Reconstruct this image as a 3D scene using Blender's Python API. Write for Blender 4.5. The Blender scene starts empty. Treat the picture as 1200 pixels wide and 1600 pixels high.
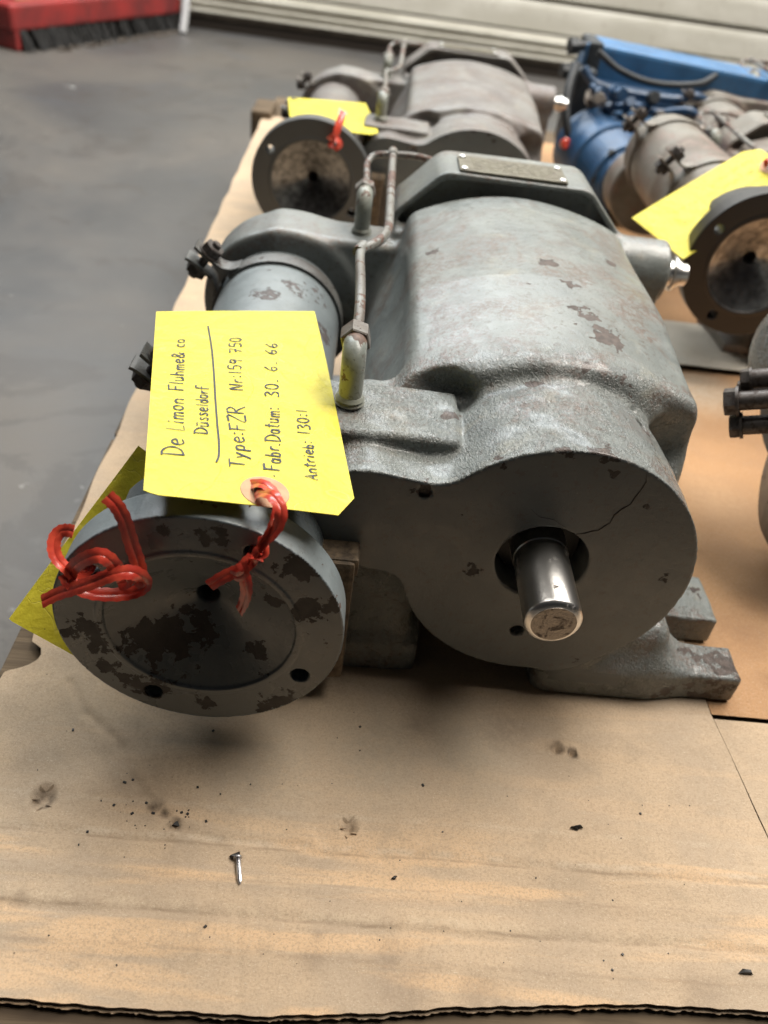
import bpy, bmesh, math, random
import numpy as np
from mathutils import Vector, Matrix
rnd = random.Random(7)
rad = math.radians
S = 0.01                                   # everything below is written in centimetres
scene = bpy.context.scene
# ------------------------------------------------------------------ camera
cam_d = bpy.data.cameras.new('camera')
cam = bpy.data.objects.new('camera', cam_d)
scene.collection.objects.link(cam); scene.camera = cam
yaw, pitch, roll = rad(4.58), rad(38.72), rad(8.5)
fw = Vector((math.sin(yaw)*math.cos(pitch), math.cos(yaw)*math.cos(pitch), -math.sin(pitch)))
rt = Vector((math.cos(yaw), -math.sin(yaw), 0)); up = rt.cross(fw)
R_ = math.cos(roll)*rt + math.sin(roll)*up; U_ = -math.sin(roll)*rt + math.cos(roll)*up
mw = Matrix((( R_.x, U_.x, -fw.x, 0), (R_.y, U_.y, -fw.y, 0), (R_.z, U_.z, -fw.z, 0), (0, 0, 0, 1)))
mw.translation = Vector((-10.1, -29.04, 35.0))*S
cam.matrix_world = mw
cam_d.sensor_fit = 'VERTICAL'; cam_d.sensor_height = 36; cam_d.sensor_width = 27
cam_d.lens = 36*1290/1600
cam_d.clip_start = .02; cam_d.clip_end = 60
cam_d.dof.use_dof = True; cam_d.dof.focus_distance = .365; cam_d.dof.aperture_fstop = 8.6
# ------------------------------------------------------------------ light
w = bpy.data.worlds.new('World'); scene.world = w; w.use_nodes = True
w.node_tree.nodes['Background'].inputs[0].default_value = (.85, .92, 1.0, 1)
w.node_tree.nodes['Background'].inputs[1].default_value = .014
def area(name, loc, target, sx, sy, power, col):
    l = bpy.data.lights.new(name, 'AREA'); l.shape = 'RECTANGLE'; l.size = sx; l.size_y = sy
    l.energy = power; l.color = col
    o = bpy.data.objects.new(name, l); scene.collection.objects.link(o)
    o.location = loc
    d = Vector(target)-Vector(loc); o.rotation_euler = d.to_track_quat('-Z', 'Y').to_euler()
    return o
area('window_light', (-.35, 2.45, 2.05), (-.05, .25, 0), 3.2, .8, 112, (.88, .95, 1.0))
area('overhead_light', (.9, .55, 2.05), (0, .1, 0), 1.2, 1.2, 76, (1, .93, .84))
area('overhead_light', (-.85, .35, 2.0), (-.1, .0, 0), .2, 1.2, 9, (1, .94, .86))
area('overhead_light', (.3, 1.5, 2.2), (.4, 3.0, 0), 2.4, .3, 75, (1, .97, .92))  # added lamp, brightens the shutter door
scene.view_settings.view_transform = 'Standard'; scene.view_settings.look = 'None'
scene.view_settings.exposure = 0; scene.view_settings.gamma = 1
# ------------------------------------------------------------------ node helpers
class NT:
    def __init__(s, name):
        s.m = bpy.data.materials.new(name); s.m.use_nodes = True
        s.t = s.m.node_tree; s.b = s.t.nodes['Principled BSDF']
        tc = s.t.nodes.new('ShaderNodeTexCoord'); mp = s.t.nodes.new('ShaderNodeMapping')
        mp.inputs['Scale'].default_value = (100, 100, 100)
        s.t.links.new(tc.outputs['Object'], mp.inputs['Vector']); s.P = mp.outputs[0]
    def n(s, typ, **kw):
        nd = s.t.nodes.new(typ)
        for k, v in kw.items(): setattr(nd, k, v)
        return nd
    def link(s, a, b): s.t.links.new(a, b)
    def put(s, inp, v):
        if isinstance(v, bpy.types.NodeSocket): s.link(v, inp)
        else: inp.default_value = v
    def math(s, op, a, b=None, c=None, clamp=False):
        nd = s.n('ShaderNodeMath', operation=op); nd.use_clamp = clamp
        s.put(nd.inputs[0], a)
        if b is not None: s.put(nd.inputs[1], b)
        if c is not None: s.put(nd.inputs[2], c)
        return nd.outputs[0]
    def noise(s, scale, detail=4, dist=0, rough=.5, vec=None, off=None):
        nd = s.n('ShaderNodeTexNoise'); nd.inputs['Scale'].default_value = scale
        nd.inputs['Detail'].default_value = detail; nd.inputs['Distortion'].default_value = dist
        nd.inputs['Roughness'].default_value = rough
        v = vec or s.P
        if off: v = s.vadd(v, off)
        s.link(v, nd.inputs['Vector']); return nd.outputs['Fac']
    def vadd(s, v, off):
        nd = s.n('ShaderNodeVectorMath', operation='ADD'); s.link(v, nd.inputs[0])
        s.put(nd.inputs[1], off); return nd.outputs[0]
    def vmul(s, v, k):
        nd = s.n('ShaderNodeVectorMath', operation='MULTIPLY'); s.link(v, nd.inputs[0]); nd.inputs[1].default_value = k
        return nd.outputs[0]
    def step(s, v, a, b, lo=0., hi=1.):
        nd = s.n('ShaderNodeMapRange'); nd.interpolation_type = 'SMOOTHSTEP'
        s.put(nd.inputs[0], v); nd.inputs[1].default_value = a; nd.inputs[2].default_value = b
        nd.inputs[3].default_value = lo; nd.inputs[4].default_value = hi
        return nd.outputs[0]
    def mix(s, f, a, b, mode='MIX'):
        nd = s.n('ShaderNodeMix', data_type='RGBA', blend_type=mode)
        s.put(nd.inputs[0], f)
        for i, v in ((6, a), (7, b)):
            if isinstance(v, tuple): nd.inputs[i].default_value = (*v[:3], 1)
            else: s.link(v, nd.inputs[i])
        return nd.outputs[2]
    def sep(s, v=None):
        nd = s.n('ShaderNodeSeparateXYZ'); s.link(v or s.P, nd.inputs[0]); return nd.outputs
    def blobs(s, pts, vec=None, warp=.35, wscale=1.6):
        """sum of soft discs (x,y,z,r) with an uneven outline; 1 at the centre, 0 at the rim"""
        v = vec or s.P
        if warp:
            nn = s.n('ShaderNodeTexNoise'); nn.inputs['Scale'].default_value = wscale; nn.inputs['Detail'].default_value = 5
            s.link(v, nn.inputs['Vector'])
            sb = s.n('ShaderNodeVectorMath', operation='SUBTRACT'); s.link(nn.outputs['Color'], sb.inputs[0]); sb.inputs[1].default_value = (.5, .5, .5)
            sc = s.n('ShaderNodeVectorMath', operation='SCALE'); s.link(sb.outputs[0], sc.inputs[0]); sc.inputs['Scale'].default_value = warp*4
            v = s.vadd(v, sc.outputs[0])
        acc = None
        for x, y, z, r in pts:
            d = s.n('ShaderNodeVectorMath', operation='DISTANCE'); s.link(v, d.inputs[0]); d.inputs[1].default_value = (x, y, z)
            k = s.step(d.outputs['Value'], 0, r, 1., 0.)
            acc = k if acc is None else s.math('MAXIMUM', acc, k)
        return acc
    def bump(s, h, dist=.02, strength=1., prev=None):
        nd = s.n('ShaderNodeBump'); nd.inputs['Strength'].default_value = strength; nd.inputs['Distance'].default_value = dist*S
        s.link(h, nd.inputs['Height'])
        if prev: s.link(prev, nd.inputs['Normal'])
        return nd.outputs[0]
    def done(s, col=None, rough=None, metal=None, normal=None, spec=None):
        if col is not None: s.put(s.b.inputs['Base Color'], (*col, 1) if isinstance(col, tuple) else col)
        if rough is not None: s.put(s.b.inputs['Roughness'], rough)
        if metal is not None: s.put(s.b.inputs['Metallic'], metal)
        if normal is not None: s.link(normal, s.b.inputs['Normal'])
        if spec is not None: s.b.inputs['Specular IOR Level'].default_value = spec
        return s.m

def paint(name, base=(.195, .212, .202), alt=(.142, .158, .155), bare=(.045, .032, .026), th=.70, chip_scale=1.1, chips=(),
          boost=.3, stain=0., cast=.35, gloss=.30, seed=(0, 0, 0), front_gloss=False, rough_cast=1.6, dust=.25, brown=(.13, .09, .072), specks=.55):
    t = NT(name); P = t.vadd(t.P, seed)
    big = t.noise(.22, 4, .3, vec=P); mid = t.noise(.9, 5, .2, vec=P); fine = t.noise(4.5, 6, 0, .65, vec=P)
    col = t.mix(t.step(big, .35, .68), base, alt)
    col = t.mix(t.step(mid, .45, .75, 0, .30), col, tuple(c*1.22 for c in base))
    # grime speckle in the cast pits
    pit = t.noise(7., 5, .2, .7, vec=P)
    col = t.mix(t.step(pit, .60, .74, 0, dust), col, (.11, .10, .085))
    sp1 = t.noise(2.7, 8, .4, .75, vec=t.vadd(P, (8, 1, 3)))
    col = t.mix(t.step(sp1, .565, .60, 0, specks), col, (.085, .06, .045))
    sp2 = t.noise(6.5, 3, .2, .6, vec=t.vadd(P, (2, 1, 3)))
    col = t.mix(t.step(sp2, .68, .72, 0, min(1, specks*1.4)), col, (.05, .042, .035))
    sp3 = t.noise(5.2, 3, .2, .6, vec=t.vadd(P, (12, 1, 9)))
    col = t.mix(t.step(sp3, .70, .74, 0, .5), col, tuple(min(1, c*1.8) for c in base))
    if stain:
        st = t.math('MULTIPLY', t.step(t.noise(.24, 5, .8, .6, vec=t.vadd(P, (3, 9, 2))), .47, .62), t.step(t.noise(3.2, 8, .6, .78, vec=P), .42, .58))
        col = t.mix(t.math('MULTIPLY', st, stain), col, brown)
        st2 = t.step(t.noise(.5, 4, .5, .6, vec=t.vadd(P, (13, 2, 5))), .55, .8)
        col = t.mix(t.math('MULTIPLY', st2, stain*.6), col, (.29, .27, .205))
    cn = t.noise(chip_scale, 9, .25, .62, vec=P)
    reg = t.step(t.noise(.28, 3, .2, vec=t.vadd(P, (5, 5, 5))), .35, .7, -.10, .035)
    m = t.math('ADD', cn, reg)
    if chips:
        m = t.math('ADD', m, t.math('MULTIPLY', t.blobs(chips, warp=.28, wscale=1.3), boost))
    rim = t.step(m, th-.018, th-.004); chip = t.step(m, th, th+.008)
    bare_c = t.mix(t.step(t.noise(3., 4, vec=P), .35, .65), bare, tuple(c*1.9 for c in bare))
    col = t.mix(t.math('MULTIPLY', rim, .45), col, tuple(min(1, c*1.35) for c in base))
    col = t.mix(chip, col, bare_c)
    r = t.step(mid, .3, .7, gloss, gloss+.14)
    castn = t.noise(rough_cast, 6, .1, .62, vec=P)
    if front_gloss:
        y = t.sep()[1]
        fg = t.step(y, 5.5, 9.5, 1., 0.)
        r = t.math('SUBTRACT', r, t.math('MULTIPLY', fg, .06))
        t.put(t.b.inputs['Coat Weight'], t.math('MULTIPLY', fg, t.step(t.noise(.6, 6, .4, .7, vec=t.vadd(P, (1, 2, 8))), .42, .62, .1, .5))); t.b.inputs['Coat Roughness'].default_value = .20
        wr = t.noise(5.5, 5, 1.2, .6, vec=t.vmul(P, (1, .55, 1)))
        hgt = t.math('ADD', t.math('MULTIPLY', castn, cast), t.math('MULTIPLY', t.math('MULTIPLY', wr, fg), 1.3))
    else:
        hgt = t.math('MULTIPLY', castn, cast)
    hgt = t.math('ADD', hgt, t.math('MULTIPLY', fine, .10))
    hgt = t.math('SUBTRACT', hgt, t.math('MULTIPLY', chip, .30))
    r = t.math('ADD', r, t.math('MULTIPLY', chip, .32))
    return t.done(col, r, 0., t.bump(hgt, .11, 1.), .62)

def metal(name, col, rough=.3, dirt=.3, dcol=(.05, .035, .025), scale=2., met=1., bump=.01):
    t = NT(name)
    n = t.noise(scale, 6, .4, .6); m = t.step(n, .62-dirt*.3, .72-dirt*.2)
    c = t.mix(m, col, dcol); f = t.noise(9, 4)
    return t.done(c, t.step(m, 0, 1, rough, .65), t.step(m, 0, 1, met, .1), t.bump(t.math('ADD', n, f), bump, .7))

def plain(name, col, rough=.6, var=.2, scale=1.5, bump=.01, col2=None, spec=.5):
    t = NT(name); n = t.noise(scale, 6, .2, .6)
    c = t.mix(t.step(n, .3, .7), col, col2 or tuple(x*(1-var) for x in col))
    return t.done(c, rough, 0., t.bump(t.noise(scale*5, 5), bump, .7), spec)
# ------------------------------------------------------------------ mesh helpers
C = scene.collection
def link(name, me, mat=None, parent=None, smooth=True):
    o = bpy.data.objects.new(name, me); C.objects.link(o)
    if mat: me.materials.append(mat)
    if parent: o.parent = parent
    return o
def props(o, label=None, cat=None, group=None, kind=None):
    for k, v in (('label', label), ('category', cat), ('group', group), ('kind', kind)):
        if v: o[k] = v
    return o
def empty(name, loc=(0, 0, 0), rot=0.):
    o = bpy.data.objects.new(name, None); C.objects.link(o); o.empty_display_size = .02
    o.location = Vector(loc)*S; o.rotation_euler = (0, 0, rot); return o
class MB:
    def __init__(s): s.v = []; s.f = []; s.sm = []
    def add(s, vs, fs, smooth=True):
        n = len(s.v); s.v += [tuple(float(c) for c in v) for v in vs]; s.f += [tuple(i+n for i in f) for f in fs]; s.sm += [smooth]*len(fs)
        return s
    def box(s, c, h, bevel=.08, rot=None, seg=2):
        bm = bmesh.new(); bmesh.ops.create_cube(bm, size=2.0)
        for v in bm.verts: v.co = Vector((v.co.x*h[0], v.co.y*h[1], v.co.z*h[2]))
        if bevel: bmesh.ops.bevel(bm, geom=list(bm.edges), offset=min(bevel, min(h)*.9), segments=seg, profile=.6, affect='EDGES')
        M = rot or Matrix.Identity(3)
        bm.verts.index_update()
        s.add([tuple(M @ v.co + Vector(c)) for v in bm.verts], [[v.index for v in f.verts] for f in bm.faces], False); bm.free(); return s
    def lathe(s, prof, o, ax, seg=32, smooth=True, phase=0.):
        """prof: (dist along ax, radius)"""
        ax = Vector(ax).normalized(); a = ax.orthogonal().normalized(); b = ax.cross(a); o = Vector(o)
        vs = []; fs = []; n = len(prof)
        for t_, r in prof:
            for k in range(seg):
                an = 2*math.pi*k/seg+phase; vs.append(o+ax*t_+(a*math.cos(an)+b*math.sin(an))*r)
        for i in range(n-1):
            for k in range(seg):
                k2 = (k+1) % seg; fs.append((i*seg+k, i*seg+k2, (i+1)*seg+k2, (i+1)*seg+k))
        fs.append(tuple(range(seg))[::-1]); fs.append(tuple((n-1)*seg+k for k in range(seg)))
        return s.add(vs, fs, smooth)
    def hexa(s, o, ax, r, h, ch=.06, phase=0.):
        return s.lathe([(0, r-ch), (ch, r), (h-ch, r), (h, r-ch)], o, ax, 6, False, phase)
    def tube(s, pts, r, seg=12, cap=True, smooth=True):
        pts = [Vector(p) for p in pts]; n = len(pts)
        rs = r if isinstance(r, (list, tuple)) else [r]*n
        T = [(pts[min(i+1, n-1)]-pts[max(i-1, 0)]).normalized() for i in range(n)]
        a = T[0].orthogonal().normalized(); vs = []; fs = []
        for i in range(n):
            a = (a-T[i]*a.dot(T[i])).normalized(); b = T[i].cross(a)
            for k in range(seg):
                an = 2*math.pi*k/seg; vs.append(pts[i]+(a*math.cos(an)+b*math.sin(an))*rs[i])
        for i in range(n-1):
            for k in range(seg):
                k2 = (k+1) % seg; fs.append((i*seg+k, i*seg+k2, (i+1)*seg+k2, (i+1)*seg+k))
        if cap: fs.append(tuple(range(seg))[::-1]); fs.append(tuple((n-1)*seg+k for k in range(seg)))
        return s.add(vs, fs, smooth)
    def build(s, name, mat=None, parent=None):
        me = bpy.data.meshes.new(name); me.from_pydata([(v[0]*S, v[1]*S, v[2]*S) for v in s.v], [], s.f)
        me.polygons.foreach_set('use_smooth', s.sm)
        me.validate(); me.update()
        bm = bmesh.new(); bm.from_mesh(me); bmesh.ops.recalc_face_normals(bm, faces=bm.faces)
        for e in bm.edges:
            if len(e.link_faces) == 2 and e.calc_face_angle(0) > rad(38): e.smooth = False
        bm.to_mesh(me); bm.free()
        return link(name, me, mat, parent)
def spline(pts, per=6):
    P = [Vector(p) for p in pts]; P = [P[0]*2-P[1]]+P+[P[-1]*2-P[-2]]; out = []
    for i in range(1, len(P)-2):
        for k in range(per):
            t = k/per; a, b, c, d = P[i-1:i+3]
            out.append(.5*((2*b)+(c-a)*t+(2*a-5*b+4*c-d)*t*t+(3*b-a-3*c+d)*t**3))
    return out+[P[-2]]
# ------------------------------------------------------------------ signed distance castings
def f32(a): return np.asarray(a, dtype=np.float32)
def sbox(X, c, h, r=.3):
    q = [np.abs(X[i]-c[i])-(h[i]-r) for i in range(3)]
    out = np.sqrt(np.maximum(q[0], 0)**2+np.maximum(q[1], 0)**2+np.maximum(q[2], 0)**2)
    return out+np.minimum(np.maximum(q[0], np.maximum(q[1], q[2])), 0)-r
def smin(a, b, k):
    h = np.maximum(k-np.abs(a-b), 0)/k; return np.minimum(a, b)-h*h*k*.25
def smax(a, b, k): return -smin(-a, -b, k)
def scyl(X, ax, c, r, lo, hi, k=.15):
    i, j = [q for q in range(3) if q != ax]
    d = np.sqrt((X[i]-c[0])**2+(X[j]-c[1])**2)-r
    return smax(d, np.abs(X[ax]-(lo+hi)/2)-(hi-lo)/2, k)
def cap2(u, v, a, b, r):
    pu, pv = u-a[0], v-a[1]; du, dv = b[0]-a[0], b[1]-a[1]
    t = np.clip((pu*du+pv*dv)/(du*du+dv*dv), 0, 1); return np.sqrt((pu-du*t)**2+(pv-dv*t)**2)-r
def nets(fn, lo, hi, h, refine=3):
    ax = [f32(np.arange(lo[i], hi[i]+h, h)) for i in range(3)]
    G = [ax[0][:, None, None], ax[1][None, :, None], ax[2][None, None, :]]
    F = fn(G); F = np.broadcast_to(F, tuple(len(a) for a in ax)); Sg = F < 0
    def cs(A):
        return [A[i:A.shape[0]-1+i, j:A.shape[1]-1+j, k:A.shape[2]-1+k] for i in (0, 1) for j in (0, 1) for k in (0, 1)]
    c8 = cs(Sg); cnt = sum(c.astype(np.uint8) for c in c8); act = (cnt > 0) & (cnt < 8)
    I, J, K = np.nonzero(act); idx = -np.ones(act.shape, np.int64); idx[I, J, K] = np.arange(len(I))
    off = [(i, j, k) for i in (0, 1) for j in (0, 1) for k in (0, 1)]
    val = np.stack([F[I+o[0], J+o[1], K+o[2]] for o in off], 1)
    acc = np.zeros((len(I), 3)); num = np.zeros(len(I))
    for a in range(8):
        for b in range(a+1, 8):
            if sum(abs(off[a][q]-off[b][q]) for q in range(3)) != 1: continue
            va, vb = val[:, a], val[:, b]; m = (va < 0) != (vb < 0)
            t = np.where(m, va/np.where(m, va-vb, 1), 0)
            for q in range(3): acc[:, q] += np.where(m, off[a][q]+(off[b][q]-off[a][q])*t, 0)
            num += m
    V = np.stack([I, J, K], 1)+acc/num[:, None]; V = V*h+np.array([a[0] for a in ax])
    quads = []
    for a in range(3):
        sl0 = [slice(None)]*3; sl1 = [slice(None)]*3; sl0[a] = slice(0, -1); sl1[a] = slice(1, None)
        d = Sg[tuple(sl0)] != Sg[tuple(sl1)]; e = np.array(np.nonzero(d))
        b, c = (a+1) % 3, (a+2) % 3
        ok = (e[b] > 0) & (e[c] > 0) & (e[b] < act.shape[b]) & (e[c] < act.shape[c]); e = e[:, ok]
        s0 = Sg[tuple(e)]
        def at(db, dc):
            q = e.copy(); q[b] -= db; q[c] -= dc; return idx[tuple(q)]
        q = np.stack([at(1, 1), at(0, 1), at(0, 0), at(1, 0)], 1)
        q[~s0] = q[~s0][:, ::-1]; quads.append(q)
    Q = np.concatenate(quads)
    Q = Q[(Q >= 0).all(1)]
    def grad(V, e=.02):
        g = np.zeros_like(V)
        for q in range(3):
            A = V.copy(); A[:, q] += e; B = V.copy(); B[:, q] -= e
            g[:, q] = (fn(A.T)-fn(B.T))/(2*e)
        return g
    for _ in range(refine):
        f = fn(V.T); g = grad(V); s2 = np.maximum((g*g).sum(1), .2)
        stp = np.clip(-f/s2, -h*.4, h*.4); V = V+g*stp[:, None]
    N = grad(V, .05); N /= np.maximum(np.linalg.norm(N, axis=1), 1e-6)[:, None]
    return V, Q, N
def npmesh(name, V, Q, N, mat, parent):
    used = np.unique(Q); mp = np.zeros(len(V), np.int64); mp[used] = np.arange(len(used)); q = mp[Q]
    me = bpy.data.meshes.new(name); me.vertices.add(len(used)); me.vertices.foreach_set('co', (V[used]*S).ravel())
    me.loops.add(q.size); me.loops.foreach_set('vertex_index', q.ravel())
    me.polygons.add(len(q)); me.polygons.foreach_set('loop_start', np.arange(0, q.size, 4)); me.polygons.foreach_set('loop_total', np.full(len(q), 4))
    me.polygons.foreach_set('use_smooth', np.ones(len(q), bool)); me.update(calc_edges=True)
    if N is not None: me.normals_split_custom_set_from_vertices(N[used].tolist())
    return link(name, me, mat, parent)
# ------------------------------------------------------------------ materials
RX, RZ = -15.2, 8.4                        # reservoir axis
flange_chips = [(-14.6, -5, 13.6, 1.3), (-11.2, -5, 12.3, 1.7), (-10.6, -5, 10.2, 1.3), (-9.7, -5, 10.4, 1.1), (-12.7, -4, 6.2, 1.9), (-12.5, -4, 5.2, 1.2), (-11.4, -5, 3.7, 1.9),
    (-19.9, -5, 7.8, 1.5), (-19.6, -5, 6.8, 1.5), (-16.9, -3.6, 6.3, 2.9), (-15.6, -3.6, 6.6, 2.2), (-18.0, -4, 7.0, 2.0), (-18.5, -5, 4.6, 1.5), (-17.4, -5, 4.4, 1.4), (-12.3, -4.5, 10.0, 1.1),
    (-16.4, -5, 13.8, .8), (-20.9, -5, 7.3, .9), (-15.1, -5, 3.3, 1.0), (-19.3, -5, 5.4, 1.2), (-14.6, -4.4, 14.5, 1.6), (-16.6, -4.2, 14.5, 1.4), (-13.2, -4.4, 14.2, .8)]
M_house = paint('grey_casting_paint', chips=[(-6.1, 0, 13.0, 1.0), (-3.2, 0, 8.6, .9), (6.1, 0, 9.4, .8), (4, 0, 13.3, .6), (1.4, 0, 15.8, 1.4), (-.6, 0, 15.9, 1.1), (-3.2, .1, 15.2, .8),
    (12.2, 1.6, 1.9, 3.2), (10.6, 2.0, 1.9, 1.6), (11.5, .4, .8, 3.6), (9, .5, .6, 2.), (12.3, 7.5, 1.9, 1.6), (-5.0, 4.4, 14.4, 1.0), (3.2, 8.5, 17.2, 1.5), (4.6, 4.5, 14.7, .9), (1.5, 6.5, 16.7, 1.0), (3.0, 9.5, 16.8, 2.3), (2.2, 11.5, 17.0, 1.6), (1.0, 17, 17.4, 1.5), (-.5, 14, 17.2, .9), (2.0, 14.5, 17.3, 1.3), (-5.6, 20, 16.2, 1.2), (5.2, 20, 16.6, 1.4), (-1.2, 5.6, 16.2, 1.1), (3.5, 6.8, 15.6, 1.3), (6, 2.6, 13.2, .8)],
    th=.725, boost=.40, stain=.85, front_gloss=True, cast=.40, gloss=.30, specks=.55)
M_face = paint('shaded_face_paint', base=(.105, .120, .124), alt=(.085, .099, .104), bare=(.014, .011, .010), chips=[(-6.1, 0, 13.0, 1.0), (-3.2, 0, 8.6, 1.0), (6.1, 0, 9.4, .9), (4, 0, 13.3, .7), (1.4, 0, 15.8, 1.3), (-.6, 0, 15.9, 1.1),
    (-3.2, 0, 15.0, 1.1), (2.3, 0, 12.3, .8), (-4.6, 0, 4.4, 1.0), (3.6, 0, 3.0, .8), (1.9, 0, 15.0, .8)], th=.72, boost=.27, chip_scale=1.7, cast=.14, gloss=.30, dust=.2, specks=.35)  # housing paint made darker so the front face reads as shaded
M_flange = paint('flange_paint_shaded', base=(.110, .130, .138), alt=(.092, .110, .118), bare=(.007, .005, .0045), chips=flange_chips, th=.68, boost=.34, chip_scale=1.7, cast=.10, gloss=.24, dust=.12, specks=.15)  # flange front: shade put into a darker base colour
M_rim = paint('flange_paint_lit', chips=flange_chips, th=.70, boost=.2, chip_scale=1.5, cast=.18, gloss=.3, bare=(.06, .04, .032), base=(.22, .25, .262), alt=(.18, .21, .22), specks=.2)  # lighter copy of the flange paint, painting the rim as lit
M_tube = paint('grey_tube_paint', base=(.185, .212, .22), alt=(.155, .18, .188), specks=.2, bare=(.05, .042, .04), chips=[(-14, 21, 12.6, 2.0), (-15.5, 19, 12.7, 1.6), (-12.4, 22, 12, 2), (-11.6, 18, 11, 1.6), (-15.8, 22.5, 12.7, .8)], th=.68, chip_scale=2.2, cast=.08, gloss=.30)
M_brk = paint('grey_bracket_paint', base=(.185, .20, .195), alt=(.14, .155, .152), bare=(.07, .05, .04), th=.70, chip_scale=.9, cast=.35, gloss=.32, stain=.6)
M_clamp = paint('dark_clamp_paint', base=(.13, .135, .13), alt=(.06, .055, .05), bare=(.035, .027, .022), th=.58, chip_scale=1.4, gloss=.4)
M_pipe = paint('copper_pipe_paint', base=(.20, .205, .19), alt=(.11, .09, .075), bare=(.075, .042, .03), th=.50, chip_scale=1.3, gloss=.32)
M_fit = paint('fitting_paint', base=(.25, .26, .22), alt=(.20, .22, .20), bare=(.085, .05, .035), th=.55, chip_scale=1.2, gloss=.3, seed=(4, 1, 7))
M_steel = metal('turned_steel', (.74, .73, .71), .30, .05, scale=1.2)
M_steelend = metal('worn_steel_end', (.30, .27, .24), .45, .35, dcol=(.15, .12, .095), scale=1.8, bump=.05)
M_plate = metal('dull_nameplate_metal', (.17, .155, .12), .45, .45, dcol=(.10, .085, .06), scale=1.2)
M_dark = plain('oily_black', (.012, .011, .010), .5, .4)
M_bolt = metal('rusty_bolt', (.10, .09, .085), .45, .5, dcol=(.035, .022, .016), scale=3, met=.6)
M_rust = plain('rusty_tan_block', (.16, .115, .07), .75, .5, 2.2, .05, col2=(.05, .035, .022))
M_brownp = paint('brown_dusty_paint', base=(.20, .19, .165), alt=(.115, .09, .07), th=.66, stain=1., cast=.3, gloss=.4, seed=(20, 7, 3), brown=(.20, .13, .11))
M_brownb = paint('mauve_dusty_paint', base=(.185, .18, .168), alt=(.115, .10, .094), th=.68, stain=.9, cast=.3, gloss=.42, seed=(33, 7, 3))
def fl_mat(name, outer, inner, ri):
    t = NT(name); x, y, z = t.sep()
    d = t.math('SQRT', t.math('ADD', t.math('POWER', t.math('ADD', x, -RX), 2.), t.math('POWER', t.math('ADD', z, -RZ), 2.)))
    m = t.step(d, 3.95, 4.05, 1., 0.); n = t.noise(1.6, 6, .4, .65)
    c = t.mix(m, outer, t.mix(t.step(n, .35, .65), inner, tuple(q_*.4 for q_ in inner)))
    return t.done(c, t.step(d, 3.95, 4.05, ri, .42), t.math('MULTIPLY', m, .9), t.bump(n, .02, .6))
M_fl2 = fl_mat('dark_grey_flange', (.065, .068, .068), (.22, .22, .22), .28)
M_fl3 = fl_mat('black_brown_flange', (.020, .017, .015), (.42, .42, .42), .24)
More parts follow.
